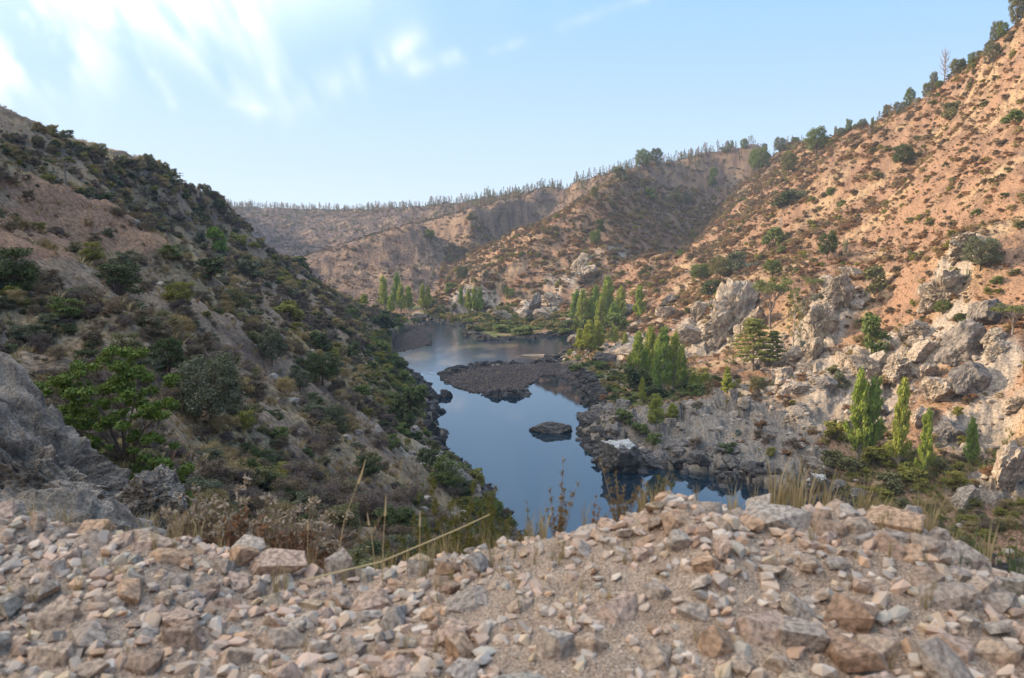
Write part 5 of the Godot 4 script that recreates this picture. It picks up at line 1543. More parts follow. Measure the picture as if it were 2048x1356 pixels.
	for m in 7:
		var a := m * 0.9
		var foot := Vector3(cos(a), 0, sin(a)) * 0.09
		paths.append([[foot + Vector3(0, -0.05, 0), foot * 2.6 + Vector3(0, 0.12, 0), foot * 3.2 + Vector3(0, 0.5, 0), foot * 3.3 + Vector3(0, r.randf_range(0.65, 1.0), 0)], 0.055, 0.045])
	var cactus := limb_mesh(paths, 7, Color(0.17, 0.19, 0.11), matter("cactus skin"))
	for p in PLACED_CACTUS:
		var node := MeshInstance3D.new()
		node.mesh = cactus
		node.position = on_ground(p[0], p[1], 0.1)
		node.scale = Vector3(p[2], p[3], p[2])
		node.rotation.y = p[0]
		add_named(node, "columnar_cactus")
		tag(node, p[4], "cactus", p[5])
	build_near_tree()


# the broad bright tree beside the outcrop, close to the road
func build_near_tree() -> void:
	var r := RandomNumberGenerator.new()
	r.seed = 31
	var foot := on_ground(-13.2, -27.0, 0.25)
	var clumps := []
	var paths := []
	var fork := foot + Vector3(0.1, 1.0, 0)
	paths.append([[foot + Vector3(0, -0.3, 0), foot + Vector3(-0.08, 0.5, 0.05), fork], 0.16, 0.11])
	# boughs: where each ends, seen from the foot, and how large its foliage is
	for q in [[-0.9, 4.2, 0.2, 0.85], [0.4, 4.7, -0.3, 0.9], [-1.7, 3.7, 0.3, 0.75], [1.2, 4.0, 0.4, 0.85], [-0.3, 3.8, 0.9, 0.8], [2.0, 3.0, 0.3, 0.8], [-1.9, 2.7, 0.5, 0.7], [-0.8, 2.9, 0.9, 0.75], [0.8, 2.9, 1.0, 0.7], [1.5, 2.1, 0.9, 0.6],
			[2.5, 1.3, 0.8, 0.8], [1.9, 0.6, 1.0, 0.8], [0.9, 1.0, 1.2, 0.7], [-0.4, 1.5, 1.2, 0.65], [1.2, -0.1, 1.3, 0.65], [2.4, 0.1, 0.6, 0.65], [1.4, -0.9, 1.5, 0.55], [-0.2, 3.2, -1.0, 0.9], [1.4, 3.2, -1.0, 0.9], [-1.3, 2.6, -0.8, 0.9], [1.7, -1.7, 1.5, 0.45], [0.2, 2.1, 1.2, 0.6]]:
		var tip := foot + Vector3(q[0] - 0.3, q[1], q[2]) * Vector3(0.95, 0.95, 0.95)
		var e: float = q[3]
		var bend := fork.lerp(tip, 0.5) + Vector3(0, 0.35, 0)
		paths.append([[fork, bend, tip], 0.06, 0.015])
		for m in 9:
			var d := Vector3(r.randfn(), r.randfn() * 0.6 + 0.2, r.randfn()).normalized() * e * r.randf_range(0.45, 0.95)
			var s := e * r.randf_range(0.24, 0.4)
			clumps.append([tip + d, Vector3(s, s * 0.62, s), r.randf_range(0.0, 0.35)])
			paths.append([[bend.lerp(tip, 0.6), tip + d], 0.014, 0.005])
	for k in clumps.size():
		clumps[k][0] -= foot
	for p in paths:
		for k in p[0].size():
			p[0][k] -= foot
	var root := Node3D.new()
	root.position = foot
	part("crown", leaf_mesh(55, clumps, 26000, 0.13, 0.55, Color(0.55, 0.6, 0.5), Color(1.5, 1.4, 1.1), matter("leaves", Color.WHITE, 0.75, true), 0.5), root, matter("fresh leaves", Color(0.15, 0.20, 0.045), 0.6, true))
	part("trunk", limb_mesh(paths, 5, Color(0.15, 0.12, 0.10), matter("bark")), root)
	add_named(root, "broadleaf_tree")
	tag(root, "bright green broadleaf tree beside the big grey outcrop at the left", "tree")


func build_poles() -> void:
	var wood := Color(0.20, 0.17, 0.15)
	var k := 0
	for p in [[-66.0, -123.0, 8.0, "utility pole with crossarm above the road bend, nearest of three"], [-93.0, -207.0, 9.0, "utility pole in front of the left hill, middle of three"], [-98.5, -247.0, 9.0, "utility pole beside the bright roadside tree, farthest of three"]]:
		var root := Node3D.new()
		root.position = on_ground(p[0], p[1])
		part("pole", limb_mesh([[[Vector3(0, -0.5, 0), Vector3(0, p[2] * 0.5, 0), Vector3(0, p[2], 0)], 0.16, 0.11]], 8, wood, matter("weathered wood")), root)
		for s in 2:
			part("crossarm", limb_mesh([[[Vector3(-1.1, p[2] - 0.4 - s * 0.7, 0.13), Vector3(1.1, p[2] - 0.4 - s * 0.7, 0.13)], 0.07, 0.07]], 4, wood, matter("weathered wood")), root)
		for s in [-1.0, -0.4, 0.4, 1.0]:
			part("insulator", limb_mesh([[[Vector3(s, p[2] - 0.36, 0.13), Vector3(s, p[2] - 0.16, 0.13)], 0.05, 0.03]], 6, Color(0.5, 0.5, 0.48), matter("glazed china", Color.WHITE, 0.3)), root)
		add_named(root, "utility_pole")
		tag(root, p[3], "pole")
		k += 1


# ---------------------------------------------------------------- boulders and crags
var rock_meshes := {}

func rock_kind(kind: String, form: int) -> ArrayMesh:
	var key := "%s %d" % [kind, form]
	if not rock_meshes.has(key):
		var m := matter("rock", Color.WHITE, 0.92, false, 0.35)
		match kind:
			"pale":
				rock_meshes[key] = stone_mesh(form + 10, 4, 14, 0.34, Color(0.29, 0.24, 0.195), Color(0.60, 0.49, 0.385), m)
			"crag":
				rock_meshes[key] = stone_mesh(form + 30, 5, 16, 0.5, Color(0.28, 0.23, 0.18), Color(0.63, 0.52, 0.405), m)
			"grey":
				rock_meshes[key] = stone_mesh(form + 50, 4, 11, 0.28, Color(0.14, 0.125, 0.115), Color(0.36, 0.31, 0.27), m)
			"wet":
				rock_meshes[key] = stone_mesh(form + 70, 4, 12, 0.3, Color(0.045, 0.042, 0.04), Color(0.10, 0.09, 0.085), m)
			"tide":
				rock_meshes[key] = stone_mesh(form + 90, 5, 10, 0.3, Color(0.11, 0.10, 0.092), Color(0.24, 0.21, 0.185), m, -0.18)
			"stained":
				rock_meshes[key] = stone_mesh(form + 110, 4, 11, 0.3, Color(0.12, 0.11, 0.10), Color(0.24, 0.21, 0.19), m, -0.2, 0.4)
			"cobble":
				rock_meshes[key] = stone_mesh(form + 130, 1, 10, 0.0, Color(0.7, 0.7, 0.7), Color(1.2, 1.2, 1.2), matter("cobble", Color.WHITE, 0.85))
			"chip":
				rock_meshes[key] = stone_mesh(form + 150, 1, 8, 0.0, Color(0.7, 0.7, 0.7), Color(1.15, 1.15, 1.15), matter("broken stone", Color.WHITE, 0.92))
	return rock_meshes[key]


func rock(kind: String, form: int, called: String, at: Vector3, size: Vector3, turn: Vector3, label: String, category: String, group: String) -> void:
	var node := MeshInstance3D.new()
	node.mesh = rock_kind(kind, form)
	node.position = at
	node.rotation = turn
	node.scale = size
	add_named(node, called)
	tag(node, label, category, group)


func build_boulders() -> void:
	var k := 0
	for p in PLACED_BOULDER:
		var kind := "pale" if k % 3 else "grey"
		var label: String = p[4]
		var family: String = p[5]
		var at := on_ground(p[0], p[1])
		if label.contains("left shore") or label.contains("water") or label.contains("standing alone"):
			kind = "tide" if p[2] > 5.0 else "wet"
			at.y = maxf(at.y, 0.0)
		elif label.contains("dark"):
			kind = "stained" if label.contains("stained") else "grey"
		elif label.contains("triangular"):
			kind = "stained"
		elif p[0] < 40.0 and p[1] > -290.0 and at.y < 2.0:
			kind = "tide"
		if label.contains("standing alone"):
			p = [p[0], p[1], p[2] * 1.05, p[3] * 0.7]
		var deep := minf(p[2], p[3] * 1.4) * 0.85
		var wade := kind == "tide" or kind == "wet"
		rock(kind, k % 4, "boulder", at + Vector3(0, p[3] * (0.0 if wade else 0.36), 0), Vector3(p[2], p[3] * (1.4 if wade else 1.15), deep), Vector3(0, k * 0.0 + sin(k * 3.0) * 0.5, sin(k * 1.7) * 0.15), label, "boulder", family)
		k += 1
	for p in PLACED_CLIFF:
		var at := on_ground(p[0], p[1])
		rock("crag", k % 5, "rock_outcrop", at + Vector3(0.8, p[3] * 0.30, -1.0), Vector3(p[2] * 1.25, p[3] * 1.2, p[2] * 0.9), Vector3(0.1, sin(k * 3.0) * 0.8, -0.25), p[4], "rock outcrop", p[5])
		k += 1


# blocks of the rock shelf and of the crags above it
func build_shelf_blocks() -> void:
	var r := RandomNumberGenerator.new()
	r.seed = 515
	var shelf := 0
	var upper := 0
	for k in 6000:
		var x := r.randf_range(14.0, 112.0)
		var z := -r.randf_range(132.0, 300.0)
		var size := r.randf()
		if is_left(x, z) or not in_view(x, z) or on_bar(x, z) > 0.2:
			continue
		var s := shore(x, z)
		if s < 0.3 or s > 90.0:
			continue
		var y := ground(x, z)
		var turn := Vector3(r.randfn() * 0.2, r.randf() * TAU, r.randfn() * 0.2 - 0.25)
		if s < 9.0 and z > -205.0 and shelf < 130:
			var d := lerpf(1.4, 5.0, size * size)
			rock("tide" if s < 4.0 else "grey", k % 4, "shelf_rock", Vector3(x, y + d * 0.05, z), Vector3(d * 1.2, d * 0.8, d), turn, "dark grey block of the rock shelf %s" % ("at the water's edge" if s < 4.0 else "set back from the water"), "rock", "blocks of the dark rock shelf")
			shelf += 1
		elif found_rock > 0.35 and upper < 150 and s > 9.0:
			var d := lerpf(1.0, 5.5, size * size * size)
			rock("pale" if k % 3 else "crag", k % 4, "outcrop_rock", Vector3(x, y + d * 0.1, z), Vector3(d * 1.2, d, d), turn, "%s of broken rock %s" % ["pale block" if k % 3 else "craggy piece", "low on the terrace" if y < 12.0 else "on the slope around the crags" if y < 26.0 else "high above the crags"], "rock", "broken rock of the right hillside")
			upper += 1


func build_sand_spit() -> void:
	rock_meshes["sand 0"] = stone_mesh(990, 4, 12, 0.25, Color(0.22, 0.16, 0.11), Color(0.31, 0.225, 0.15), matter("wet sand", Color.WHITE, 0.7))
	rock("sand", 0, "sand_spit", Vector3(8.5, 0.02, -304.0), Vector3(11.0, 0.7, 7.0), Vector3(0, 0.15, 0), "low tan sand spit lying in the pale water above the cobble bar", "sandbar", "")


# broken white water where the river squeezes past the bar
func build_rapids() -> void:
	var r := RandomNumberGenerator.new()
	r.seed = 66
	var clumps := []
	for k in 26:
		clumps.append([Vector3(r.randfn() * 2.2, 0.05, r.randfn() * 3.6), Vector3(r.randf_range(0.3, 1.1), 0.07, r.randf_range(0.15, 0.5)), 0.2])
	var node := MeshInstance3D.new()
	node.mesh = leaf_mesh(991, clumps, 700, 0.22, 0.4, Color(0.6, 0.63, 0.66), Color(0.8, 0.82, 0.84), matter("foam", Color.WHITE, 0.4))
	node.position = Vector3(-28.6, 0.0, -263.0)
	add_named(node, "foam")
	tag(node, "white foam of the small rapids beside the left tip of the cobble bar", "foam", "", "stuff")


func build_near_outcrop() -> void:
	var m := matter("lichened rock", Color.WHITE, 0.95, false, 0.9)
	var n := 0
	# centre, size, turn, number of the block, label
	for p in [
		[Vector3(-12.6, 37.8, -20.5), Vector3(10.2, 5.4, 5.0), Vector3(0, 0.2, -0.6), 3, "big grey lichened rock outcrop filling the left edge behind the rubble"],
		[Vector3(-9.1, 38.4, -20.0), Vector3(1.7, 1.7, 1.5), Vector3(0, 0.4, -0.1), 5, "rounded grey boulder at the right foot of the big outcrop"],
		[Vector3(-8.6, 38.7, -15.0), Vector3(8.4, 3.0, 4.2), Vector3(0, 0.2, -0.3), 8, "low sloping grey slab under the big outcrop, just behind the rubble"],
		[Vector3(-9.6, 39.35, -17.6), Vector3(1.4, 0.5, 0.9), Vector3(0.2, 0.5, -0.35), 11, "flat tilted grey slab lying on the outcrop"]]:
		var node := MeshInstance3D.new()
		node.mesh = stone_mesh(200 + p[3], 6 if n == 0 else 5, 16, 0.36, Color(0.15, 0.12, 0.095), Color(0.44, 0.36, 0.285), m)
		node.position = p[0]
		node.scale = p[1]
		node.rotation = p[2]
		add_named(node, "rock_outcrop" if n == 0 else "outcrop_boulder")
		tag(node, p[4], "rock outcrop" if n == 0 else "boulder")
		n += 1


# ---------------------------------------------------------------- scrub, dry grass, stones
const SCRUB_KINDS := [["leafy", "dark_green"], ["leafy", "olive"], ["leafy", "grey_green"], ["leafy", "yellow_green"], ["leafy", "green"], ["wiry", "brown"], ["wiry", "mauve"], ["wiry", "straw"], ["wiry", "russet"], ["leafy", "grey_blue"], ["leafy", "brown"], ["leafy", "russet"]]
const SCRUB_WORDS := ["dark green leafy", "olive leafy", "grey green leafy", "yellow green leafy", "fresh green leafy", "brown", "purplish grey", "straw coloured", "russet", "pale grey blue spiky", "brown leafy", "russet leafy"]


func neighbourhood(at: Vector3, zone: int) -> int:
	match zone:
		0:
			if at.z > -34.0:
				return 5 if at.x < -7.0 else 4
			if at.z < -330.0:
				return 7
			return 6 if at.y < 12.0 else 0
		2:
			if at.z > -160.0 and at.x < 95.0:
				return 8
			if at.y > 68.0:
				return 9
			return 11 if at.x < 85.0 else 10
	return zone


func in_view(x: float, z: float) -> bool:
	return z < -9.0 and absf(x) < -z * 0.66 + 3.0


func scatter_slopes() -> void:
	var r := RandomNumberGenerator.new()
	r.seed = 77
	var found := []          # [apparent size, place, width, height, kind number, zone]
	# left hillside
	for k in 46000:
		var x := r.randf_range(-112.0, 22.0)
		var z := -r.randf_range(11.0, 440.0)
		if k % 5 == 0:
			z = -r.randf_range(11.0, 70.0)
			x = r.randf_range(-45.0, 10.0)
		var roll := r.randf()
		var pick := r.randf()
		var size := r.randf_range(0.0, 1.0)
		if not in_view(x, z) or not is_left(x, z):
			continue
		var s := shore(x, z)
		if s < 1.5 or on_bar(x, z) > 0.2 and s < 40.0:
			continue
		var y := ground(x, z)
		if absf(base_height(x, z) - 42.4) < 0.9 and x < -36.0 or y > 84.0 or z > -23.5 and x < -4.5:
			continue
		if bare_cut(x, y, z) and roll > 0.22 or Vector2(x + 42.0, z + 84.0).length() < 10.0 and roll > 0.08:
			continue
		var dense := 0.52 + noise_patch.get_noise_2d(x * 1.6, z * 1.6) * 1.3 - (0.25 if found_rock > 0.35 else 0.0)
		if y < 26.0 and z > -135.0 and s > 9.0:
			dense *= 0.55
		if y > 46.0:
			dense += 0.3
		if roll > dense * (0.75 if z > -70.0 else 0.9):
			continue
		var far_green := s < 16.0 and z < -95.0
		var kind := 0
		if far_green:
			kind = [4, 0, 1, 4, 3, 5][int(pick * 6.0)]
		elif pick < 0.08:
			kind = 0
		elif pick < 0.19:
			kind = 1
		elif pick < 0.29:
			kind = 2
		elif pick < 0.32:
			kind = 3
		elif pick < 0.56:
			kind = 5
		elif pick < 0.74:
			kind = 6
		elif pick < 0.89:
			kind = 7
		else:
			kind = 10
		if noise_patch.get_noise_2d(x * 0.7 + 300.0, z * 0.7) > 0.18 and pick > 0.5 and z < -100.0:
			kind = 3 if pick < 0.62 else 7
		var wide := lerpf(0.7, 3.2, size * size * size) * (1.0 if z < -60.0 else 0.7)
		if z < -200.0:
			wide *= 1.25
		found.append([wide / -z, Vector3(x, y - 0.08, z), wide * 1.15, wide * lerpf(0.6, 0.95, pick), kind, 0 if y < 43.0 else 1])
	# right hillside
	for k in 95000:
		var x := r.randf_range(-48.0, 200.0)
		var z := -r.randf_range(95.0, 660.0)
		var roll := r.randf()
		var pick := r.randf()
		var size := r.randf()
		if not in_view(x, z) or is_left(x, z) or x < 18.0 and z > -380.0:
			continue
		var s := shore(x, z)
		if s < 3.0 or on_bar(x, z) > 0.2 and s < 40.0:
			continue
		var y := ground(x, z)
		var green := y < 7.0 and s < 45.0 and (z < -160.0 or x > 58.0) and found_rock < 0.35
		var dense := (0.5 if y > 14.0 else 0.24) + noise_patch.get_noise_2d(x * 1.5, z * 1.5) * 0.9 + noise_mid.get_noise_2d(x * 1.5, z * 1.5) * 0.5 - (0.14 if found_rock > 0.4 else 0.0)
		if green:
			dense = 0.75
		if roll > dense:
			continue
		var kind := 8
		if green:
			kind = [4, 4, 3, 0, 1, 7][int(pick * 6.0)] if z < -160.0 else [3, 7, 1, 3, 5, 7][int(pick * 6.0)]
		elif pick < 0.27:
			kind = 8
		elif pick < 0.50:
			kind = 11
		elif pick < 0.68:
			kind = 5
		elif pick < 0.84:
			kind = 7
		elif pick < 0.89:
			kind = 1
		elif pick < 0.94:
			kind = 3
		elif pick < 0.95:
			kind = 4
		else:
			kind = 9 if found_rock > 0.2 else 10
		var wide := lerpf(0.5, 3.0, pow(size, 4.0)) * (1.0 if z > -300.0 else 1.35)
		found.append([wide / -z, Vector3(x, y - 0.08, z), wide * 1.2, wide * lerpf(0.5, 0.9, pick), kind, 3 if green else 2])
	found.sort_custom(func(a, b): return a[0] > b[0])
	var zones := ["on the shaded left slope below the road", "on the left hillside above the road", "on the sunlit right hillside", "on the green right bank by the water", "close behind the rubble bank on the left", "beside the big grey outcrop",
		"low on the left slope near the water", "near the far left cobble bar", "on the rocky slope behind the near poplars", "high on the right hillside under the skyline", "on the tan slope above the crags", "on the tan slope behind the conifers"]
	var singles := [0, 0, 0, 0]
	var places := {}
	var tints := {}
	var k := 0
	for p in found:
		k += 1
		var kind: Array = SCRUB_KINDS[p[4]]
		var dry: bool = kind[0] == "wiry"
		var slot: int = (0 if p[5] < 2 else 1) + (2 if dry else 0)
		if singles[slot] < 135:
			singles[slot] += 1
			var what := "dry bush" if dry else "shrub"
			p[5] = neighbourhood(p[1], p[5])
			plant(kind[0], kind[1], k % 3, "dry_bush" if dry else "shrub", p[1], p[2], p[3], k * 1.9, "%s %s %s %s" % ["low" if p[3] < p[2] * 0.68 else "tall" if p[3] > p[2] * 0.8 else "rounded", SCRUB_WORDS[p[4]], what, zones[p[5]]], what, "%s %s %s" % [SCRUB_WORDS[p[4]], "dry bushes" if dry else "shrubs", zones[p[5]]])
			continue
		var key := "%s%s %d" % [kind[0], "_near" if p[1].z > -130.0 else "", k % 3]
		if not places.has(key):
			var none: Array[Transform3D] = []
			places[key] = none
			tints[key] = PackedColorArray()
		places[key].append(upright(p[1], p[2], p[3], k * 1.9))
		tints[key].append(TINTS[kind[1]] * r.randf_range(0.75, 1.25))
	for key in places:
		var shape := shrub_shape(key.split(" ")[0], int(key.split(" ")[1]))
		stuff("scrub", "low scrub covering both hillsides between the larger bushes", "scrub", shape[0], places[key], tints[key])
	print("scrub ", found.size())
	scatter_far(r)
	scatter_stones(r)
	scatter_grass(r)


# one burnt pine, 1 m tall: a thin trunk and a few scorched boughs
func burnt_pine_shape(number: int) -> ArrayMesh:
	var r := RandomNumberGenerator.new()
	r.seed = 60 + number
	var clumps := []
	for m in 12:
		var up := 0.3 + 0.68 * m / 12.0
		var reach := 0.17 * (1.12 - up) * r.randf_range(0.5, 1.4)
		clumps.append([Vector3(cos(m * 2.4) * reach, up, sin(m * 2.4) * reach), Vector3(0.05, 0.03, 0.05) * r.randf_range(0.7, 1.3), r.randf_range(0.0, 0.4)])
	return leaf_mesh(600 + number, clumps, 120, 0.11, 0.3, Color(0.6, 0.6, 0.6), Color(1.3, 1.3, 1.3), matter("leaves", Color.WHITE, 0.75, true), 0.8)


func scatter_far(r: RandomNumberGenerator) -> void:
	var shapes := []
	var trunk := limb_mesh([[[Vector3(0, -0.05, 0), Vector3(0.005, 0.5, 0), Vector3(0, 1.0, 0)], 0.016, 0.006]], 4, Color(0.16, 0.12, 0.10), matter("bark"))
	var whole := []
	for m in 4:
		shapes.append(burnt_pine_shape(m))
		var st := SurfaceTool.new()
		st.begin(Mesh.PRIMITIVE_TRIANGLES)
		st.append_from(shapes[m], 0, Transform3D())
		st.append_from(trunk, 0, Transform3D())
		var joined := st.commit()
		joined.surface_set_material(0, matter("leaves", Color.WHITE, 0.75, true))
		whole.append(joined)
	var found := []
	# the plantation along the crests and down the far slopes
	for k in 14000:
		var z := -r.randf_range(480.0, 1170.0)
		var x := r.randf_range(-430.0, 175.0)
		if k % 3 == 0:
			var at := r.randf() * (TERRAIN_RIGHT_CREST.size() - 4)
			var i := 2 + int(at)
			var a: Vector3 = TERRAIN_RIGHT_CREST[i]
			var b: Vector3 = TERRAIN_RIGHT_CREST[mini(i + 1, TERRAIN_RIGHT_CREST.size() - 2)]
			var q := a.lerp(b, at - floorf(at))
			x = q.x + r.randfn() * 10.0
			z = q.z + r.randfn() * 12.0
		var roll := r.randf()
		var tall := r.randf_range(4.5, 10.0)
		if not in_view(x, z):
			continue
		var y := ground(x, z)
		var up := clampf((y - 42.0) / 35.0, 0.0, 1.0)
		var dense := up * (0.5 if z > -700.0 else 1.1) * (0.5 + noise_patch.get_noise_2d(x * 0.5, z * 0.5) * 1.6)
		if k % 3 == 0:
			dense = (0.5 if z < -560.0 else 0.07) * clampf(0.4 + noise_mid.get_noise_2d(x, z) * 5.0, 0.0, 2.0)
			tall *= r.randf_range(0.3, 1.15)
		if roll > dense:
			continue
		if z > -620.0:
			tall *= 0.75
		found.append([tall / -z, Vector3(x, y - 0.3, z), tall])
	found.sort_custom(func(a, b): return a[0] > b[0])
	var words := ["scorched orange brown", "dull green", "burnt grey brown"]
	var colors := [Color(0.36, 0.22, 0.125), Color(0.16, 0.17, 0.085), Color(0.26, 0.195, 0.15)]
	var places := {}
	var tints := {}
	var made := {}
	var k := 0
	for p in found:
		k += 1
		var green: bool = p[1].z > -900.0 and p[1].z < -300.0
		var c := 1 if (k % 3 == 0 or green and k % 2 == 0) else (0 if k % 5 < 3 else 2)
		if k <= 280:
			var key := "%d %d" % [c, k % 4]
			var root: Node3D
			if made.has(key):
				root = made[key].duplicate()
			else:
				root = Node3D.new()
				part("crown", shapes[k % 4], root, matter("scorched needles %d" % c, colors[c], 0.8, true))
				part("trunk", trunk, root)
				made[key] = root
			root.position = p[1]
			root.rotation.y = k * 1.1
			root.scale = Vector3(p[2], p[2], p[2])
			var stand := "along the far left ridge" if p[1].x < -100.0 else "on the right skyline" if p[1].z > -600.0 else "on the ridge above the sunlit spur" if p[1].x > 40.0 else "on the ridge in the middle distance"
			add_named(root, "burnt_pine")
			tag(root, "%s thin pine standing %s" % [words[c], stand], "pine", "%s pines %s" % [words[c], stand])
			continue
		var m := k % 4
		if not places.has(m):
			var none: Array[Transform3D] = []
			places[m] = none
			tints[m] = PackedColorArray()
		places[m].append(upright(p[1], p[2], p[2], k * 1.1))
		tints[m].append(colors[c] * r.randf_range(0.8, 1.2))
	for m in places:
		stuff("burnt_plantation", "burnt pine plantation along the far ridge", "plantation", whole[m], places[m], tints[m])
	print("pines ", found.size())
	# brush on the far slopes
	var brush := leaf_mesh(650, shrub_clumps(r, 8), 90, 0.22, 0.6, Color(0.6, 0.6, 0.6), Color(1.3, 1.3, 1.2), matter("leaves", Color.WHITE, 0.75, true))
	var where: Array[Transform3D] = []
	var tone := PackedColorArray()
	for q in 26000:
		var z := -r.randf_range(440.0, 1120.0)
		var x := r.randf_range(-400.0, 190.0)
		var roll := r.randf()
		var wide := r.randf_range(1.6, 4.2)
		if not in_view(x, z) or x < -70.0 and z > -470.0:
			continue
		if roll > 0.62 + noise_patch.get_noise_2d(x, z) * 1.1:
			continue
		var y := ground(x, z)
		if y < 1.5:
			continue
		where.append(upright(Vector3(x, y - 0.2, z), wide, wide * 0.6, q))
		tone.append([Color(0.13, 0.09, 0.075), Color(0.20, 0.12, 0.08), Color(0.10, 0.08, 0.075), Color(0.16, 0.11, 0.085), Color(0.10, 0.10, 0.06)][q % 5] * r.randf_range(0.8, 1.2))
	stuff("far_brush", "scorched brush dotting the far slopes", "brush", brush, where, tone)
	print("brush ", where.size())


func scatter_stones(r: RandomNumberGenerator) -> void:
	# cobbles on the bars, broken rock along the banks and on the slopes
	var bar: Array[Transform3D] = []
	var bar_tint := PackedColorArray()
	var bank: Array[Transform3D] = []
	var bank_tint := PackedColorArray()
	var slope: Array[Transform3D] = []
	var slope_tint := PackedColorArray()
	var singles := 0
	for k in 60000:
		var x := r.randf_range(-60.0, 110.0)
		var z := -r.randf_range(30.0, 470.0)
		if k % 2:
			x = r.randf_range(-30.0, 34.0)
			z = -r.randf_range(215.0, 300.0)
		var roll := r.randf()
		var size := r.randf()
		if not in_view(x, z):
			continue
		var s := shore(x, z)
		if s < -1.2 or s > 55.0:
			continue
		var y := ground(x, z)
		if y < -0.6:
			continue
		var turn := Basis.from_euler(Vector3(roll * 9.0, size * 40.0, k))
		if on_bar(x, z) > 0.3:
			var d := lerpf(0.25, 0.75, size * size)
			bar.append(Transform3D(turn.scaled(Vector3(d, d * 0.7, d)), Vector3(x, y + d * 0.1, z)))
			bar_tint.append(Color(0.11, 0.085, 0.074) * r.randf_range(0.5, 1.5))
		elif found_shore < 5.0 and z < -90.0:
			if roll > 0.75:
				continue
			var d := lerpf(0.4, 2.2, pow(size, 3.0))
			if d > 1.1 and singles < 200:
				singles += 1
				var left := is_left(x, z)
				rock("wet", k % 4, "shore_rock", Vector3(x, y + d * 0.15, z), Vector3(d * 1.3, d, d) * 1.2, Vector3(0, k, 0), "dark wet rock at the waterline of the %s" % ("left bank" if left else "right bank"), "rock", "dark rocks along the %s waterline" % ("left" if left else "right"))
				continue
			bank.append(Transform3D(turn.scaled(Vector3(d * 1.3, d * 0.8, d)), Vector3(x, y + d * 0.12, z)))
			bank_tint.append(Color(0.07, 0.062, 0.058) * r.randf_range(0.6, 1.6))
		else:
			var bare := found_rock
			var left := is_left(x, z)
			if roll > (0.10 if left else 0.06) + bare * 0.5:
				continue
			var d := lerpf(0.2, 1.3, pow(size, 4.0)) * (0.6 if left and z > -70.0 else 1.0)
			slope.append(Transform3D(turn.scaled(Vector3(d * 1.3, d * 0.8, d)), Vector3(x, y + d * 0.1, z)))
			slope_tint.append(Color(0.38, 0.32, 0.265) * r.randf_range(0.6, 1.25))
	stuff("cobbles", "dark rounded cobbles covering the two river bars", "cobbles", rock_kind("cobble", 0), bar, bar_tint)
	stuff("shore_rubble", "dark broken rock heaped along the waterline", "rubble", rock_kind("chip", 1), bank, bank_tint)
	stuff("slope_rubble", "broken stones strewn over the rocky slopes", "rubble", rock_kind("chip", 2), slope, slope_tint)
	print("stones ", bar.size(), " ", bank.size(), " ", slope.size(), " ", singles)


func grass_mesh(number: int, blades: int, lean: float) -> ArrayMesh:
	var r := RandomNumberGenerator.new()
	r.seed = number
	var v := PackedVector3Array()
	var f := PackedInt32Array()
	var c := PackedColorArray()
	for k in blades:
		var a := r.randf() * TAU
		var out := Vector3(cos(a), 0, sin(a))
		var foot := out * r.randf() * 0.12
		var tall := r.randf_range(0.5, 1.0)
		var mid := foot + out * lean * 0.35 * tall + Vector3(0, tall * 0.6, 0)
		var tip := foot + out * lean * tall + Vector3(0, tall, 0)
		var side := out.rotated(Vector3.UP, 1.57 + r.randf()) * 0.018
		var b := v.size()
		v.append_array(PackedVector3Array([foot - side, foot + side, mid - side * 0.8, mid + side * 0.8, tip]))
		f.append_array(PackedInt32Array([b, b + 1, b + 2, b + 1, b + 3, b + 2, b + 2, b + 3, b + 4]))
		var t := r.randf_range(0.75, 1.25)
		for m in 5:
			c.append(Color(t, t, t))
	return mesh_of(v, f, c, matter("dry grass", Color.WHITE, 0.85, true))


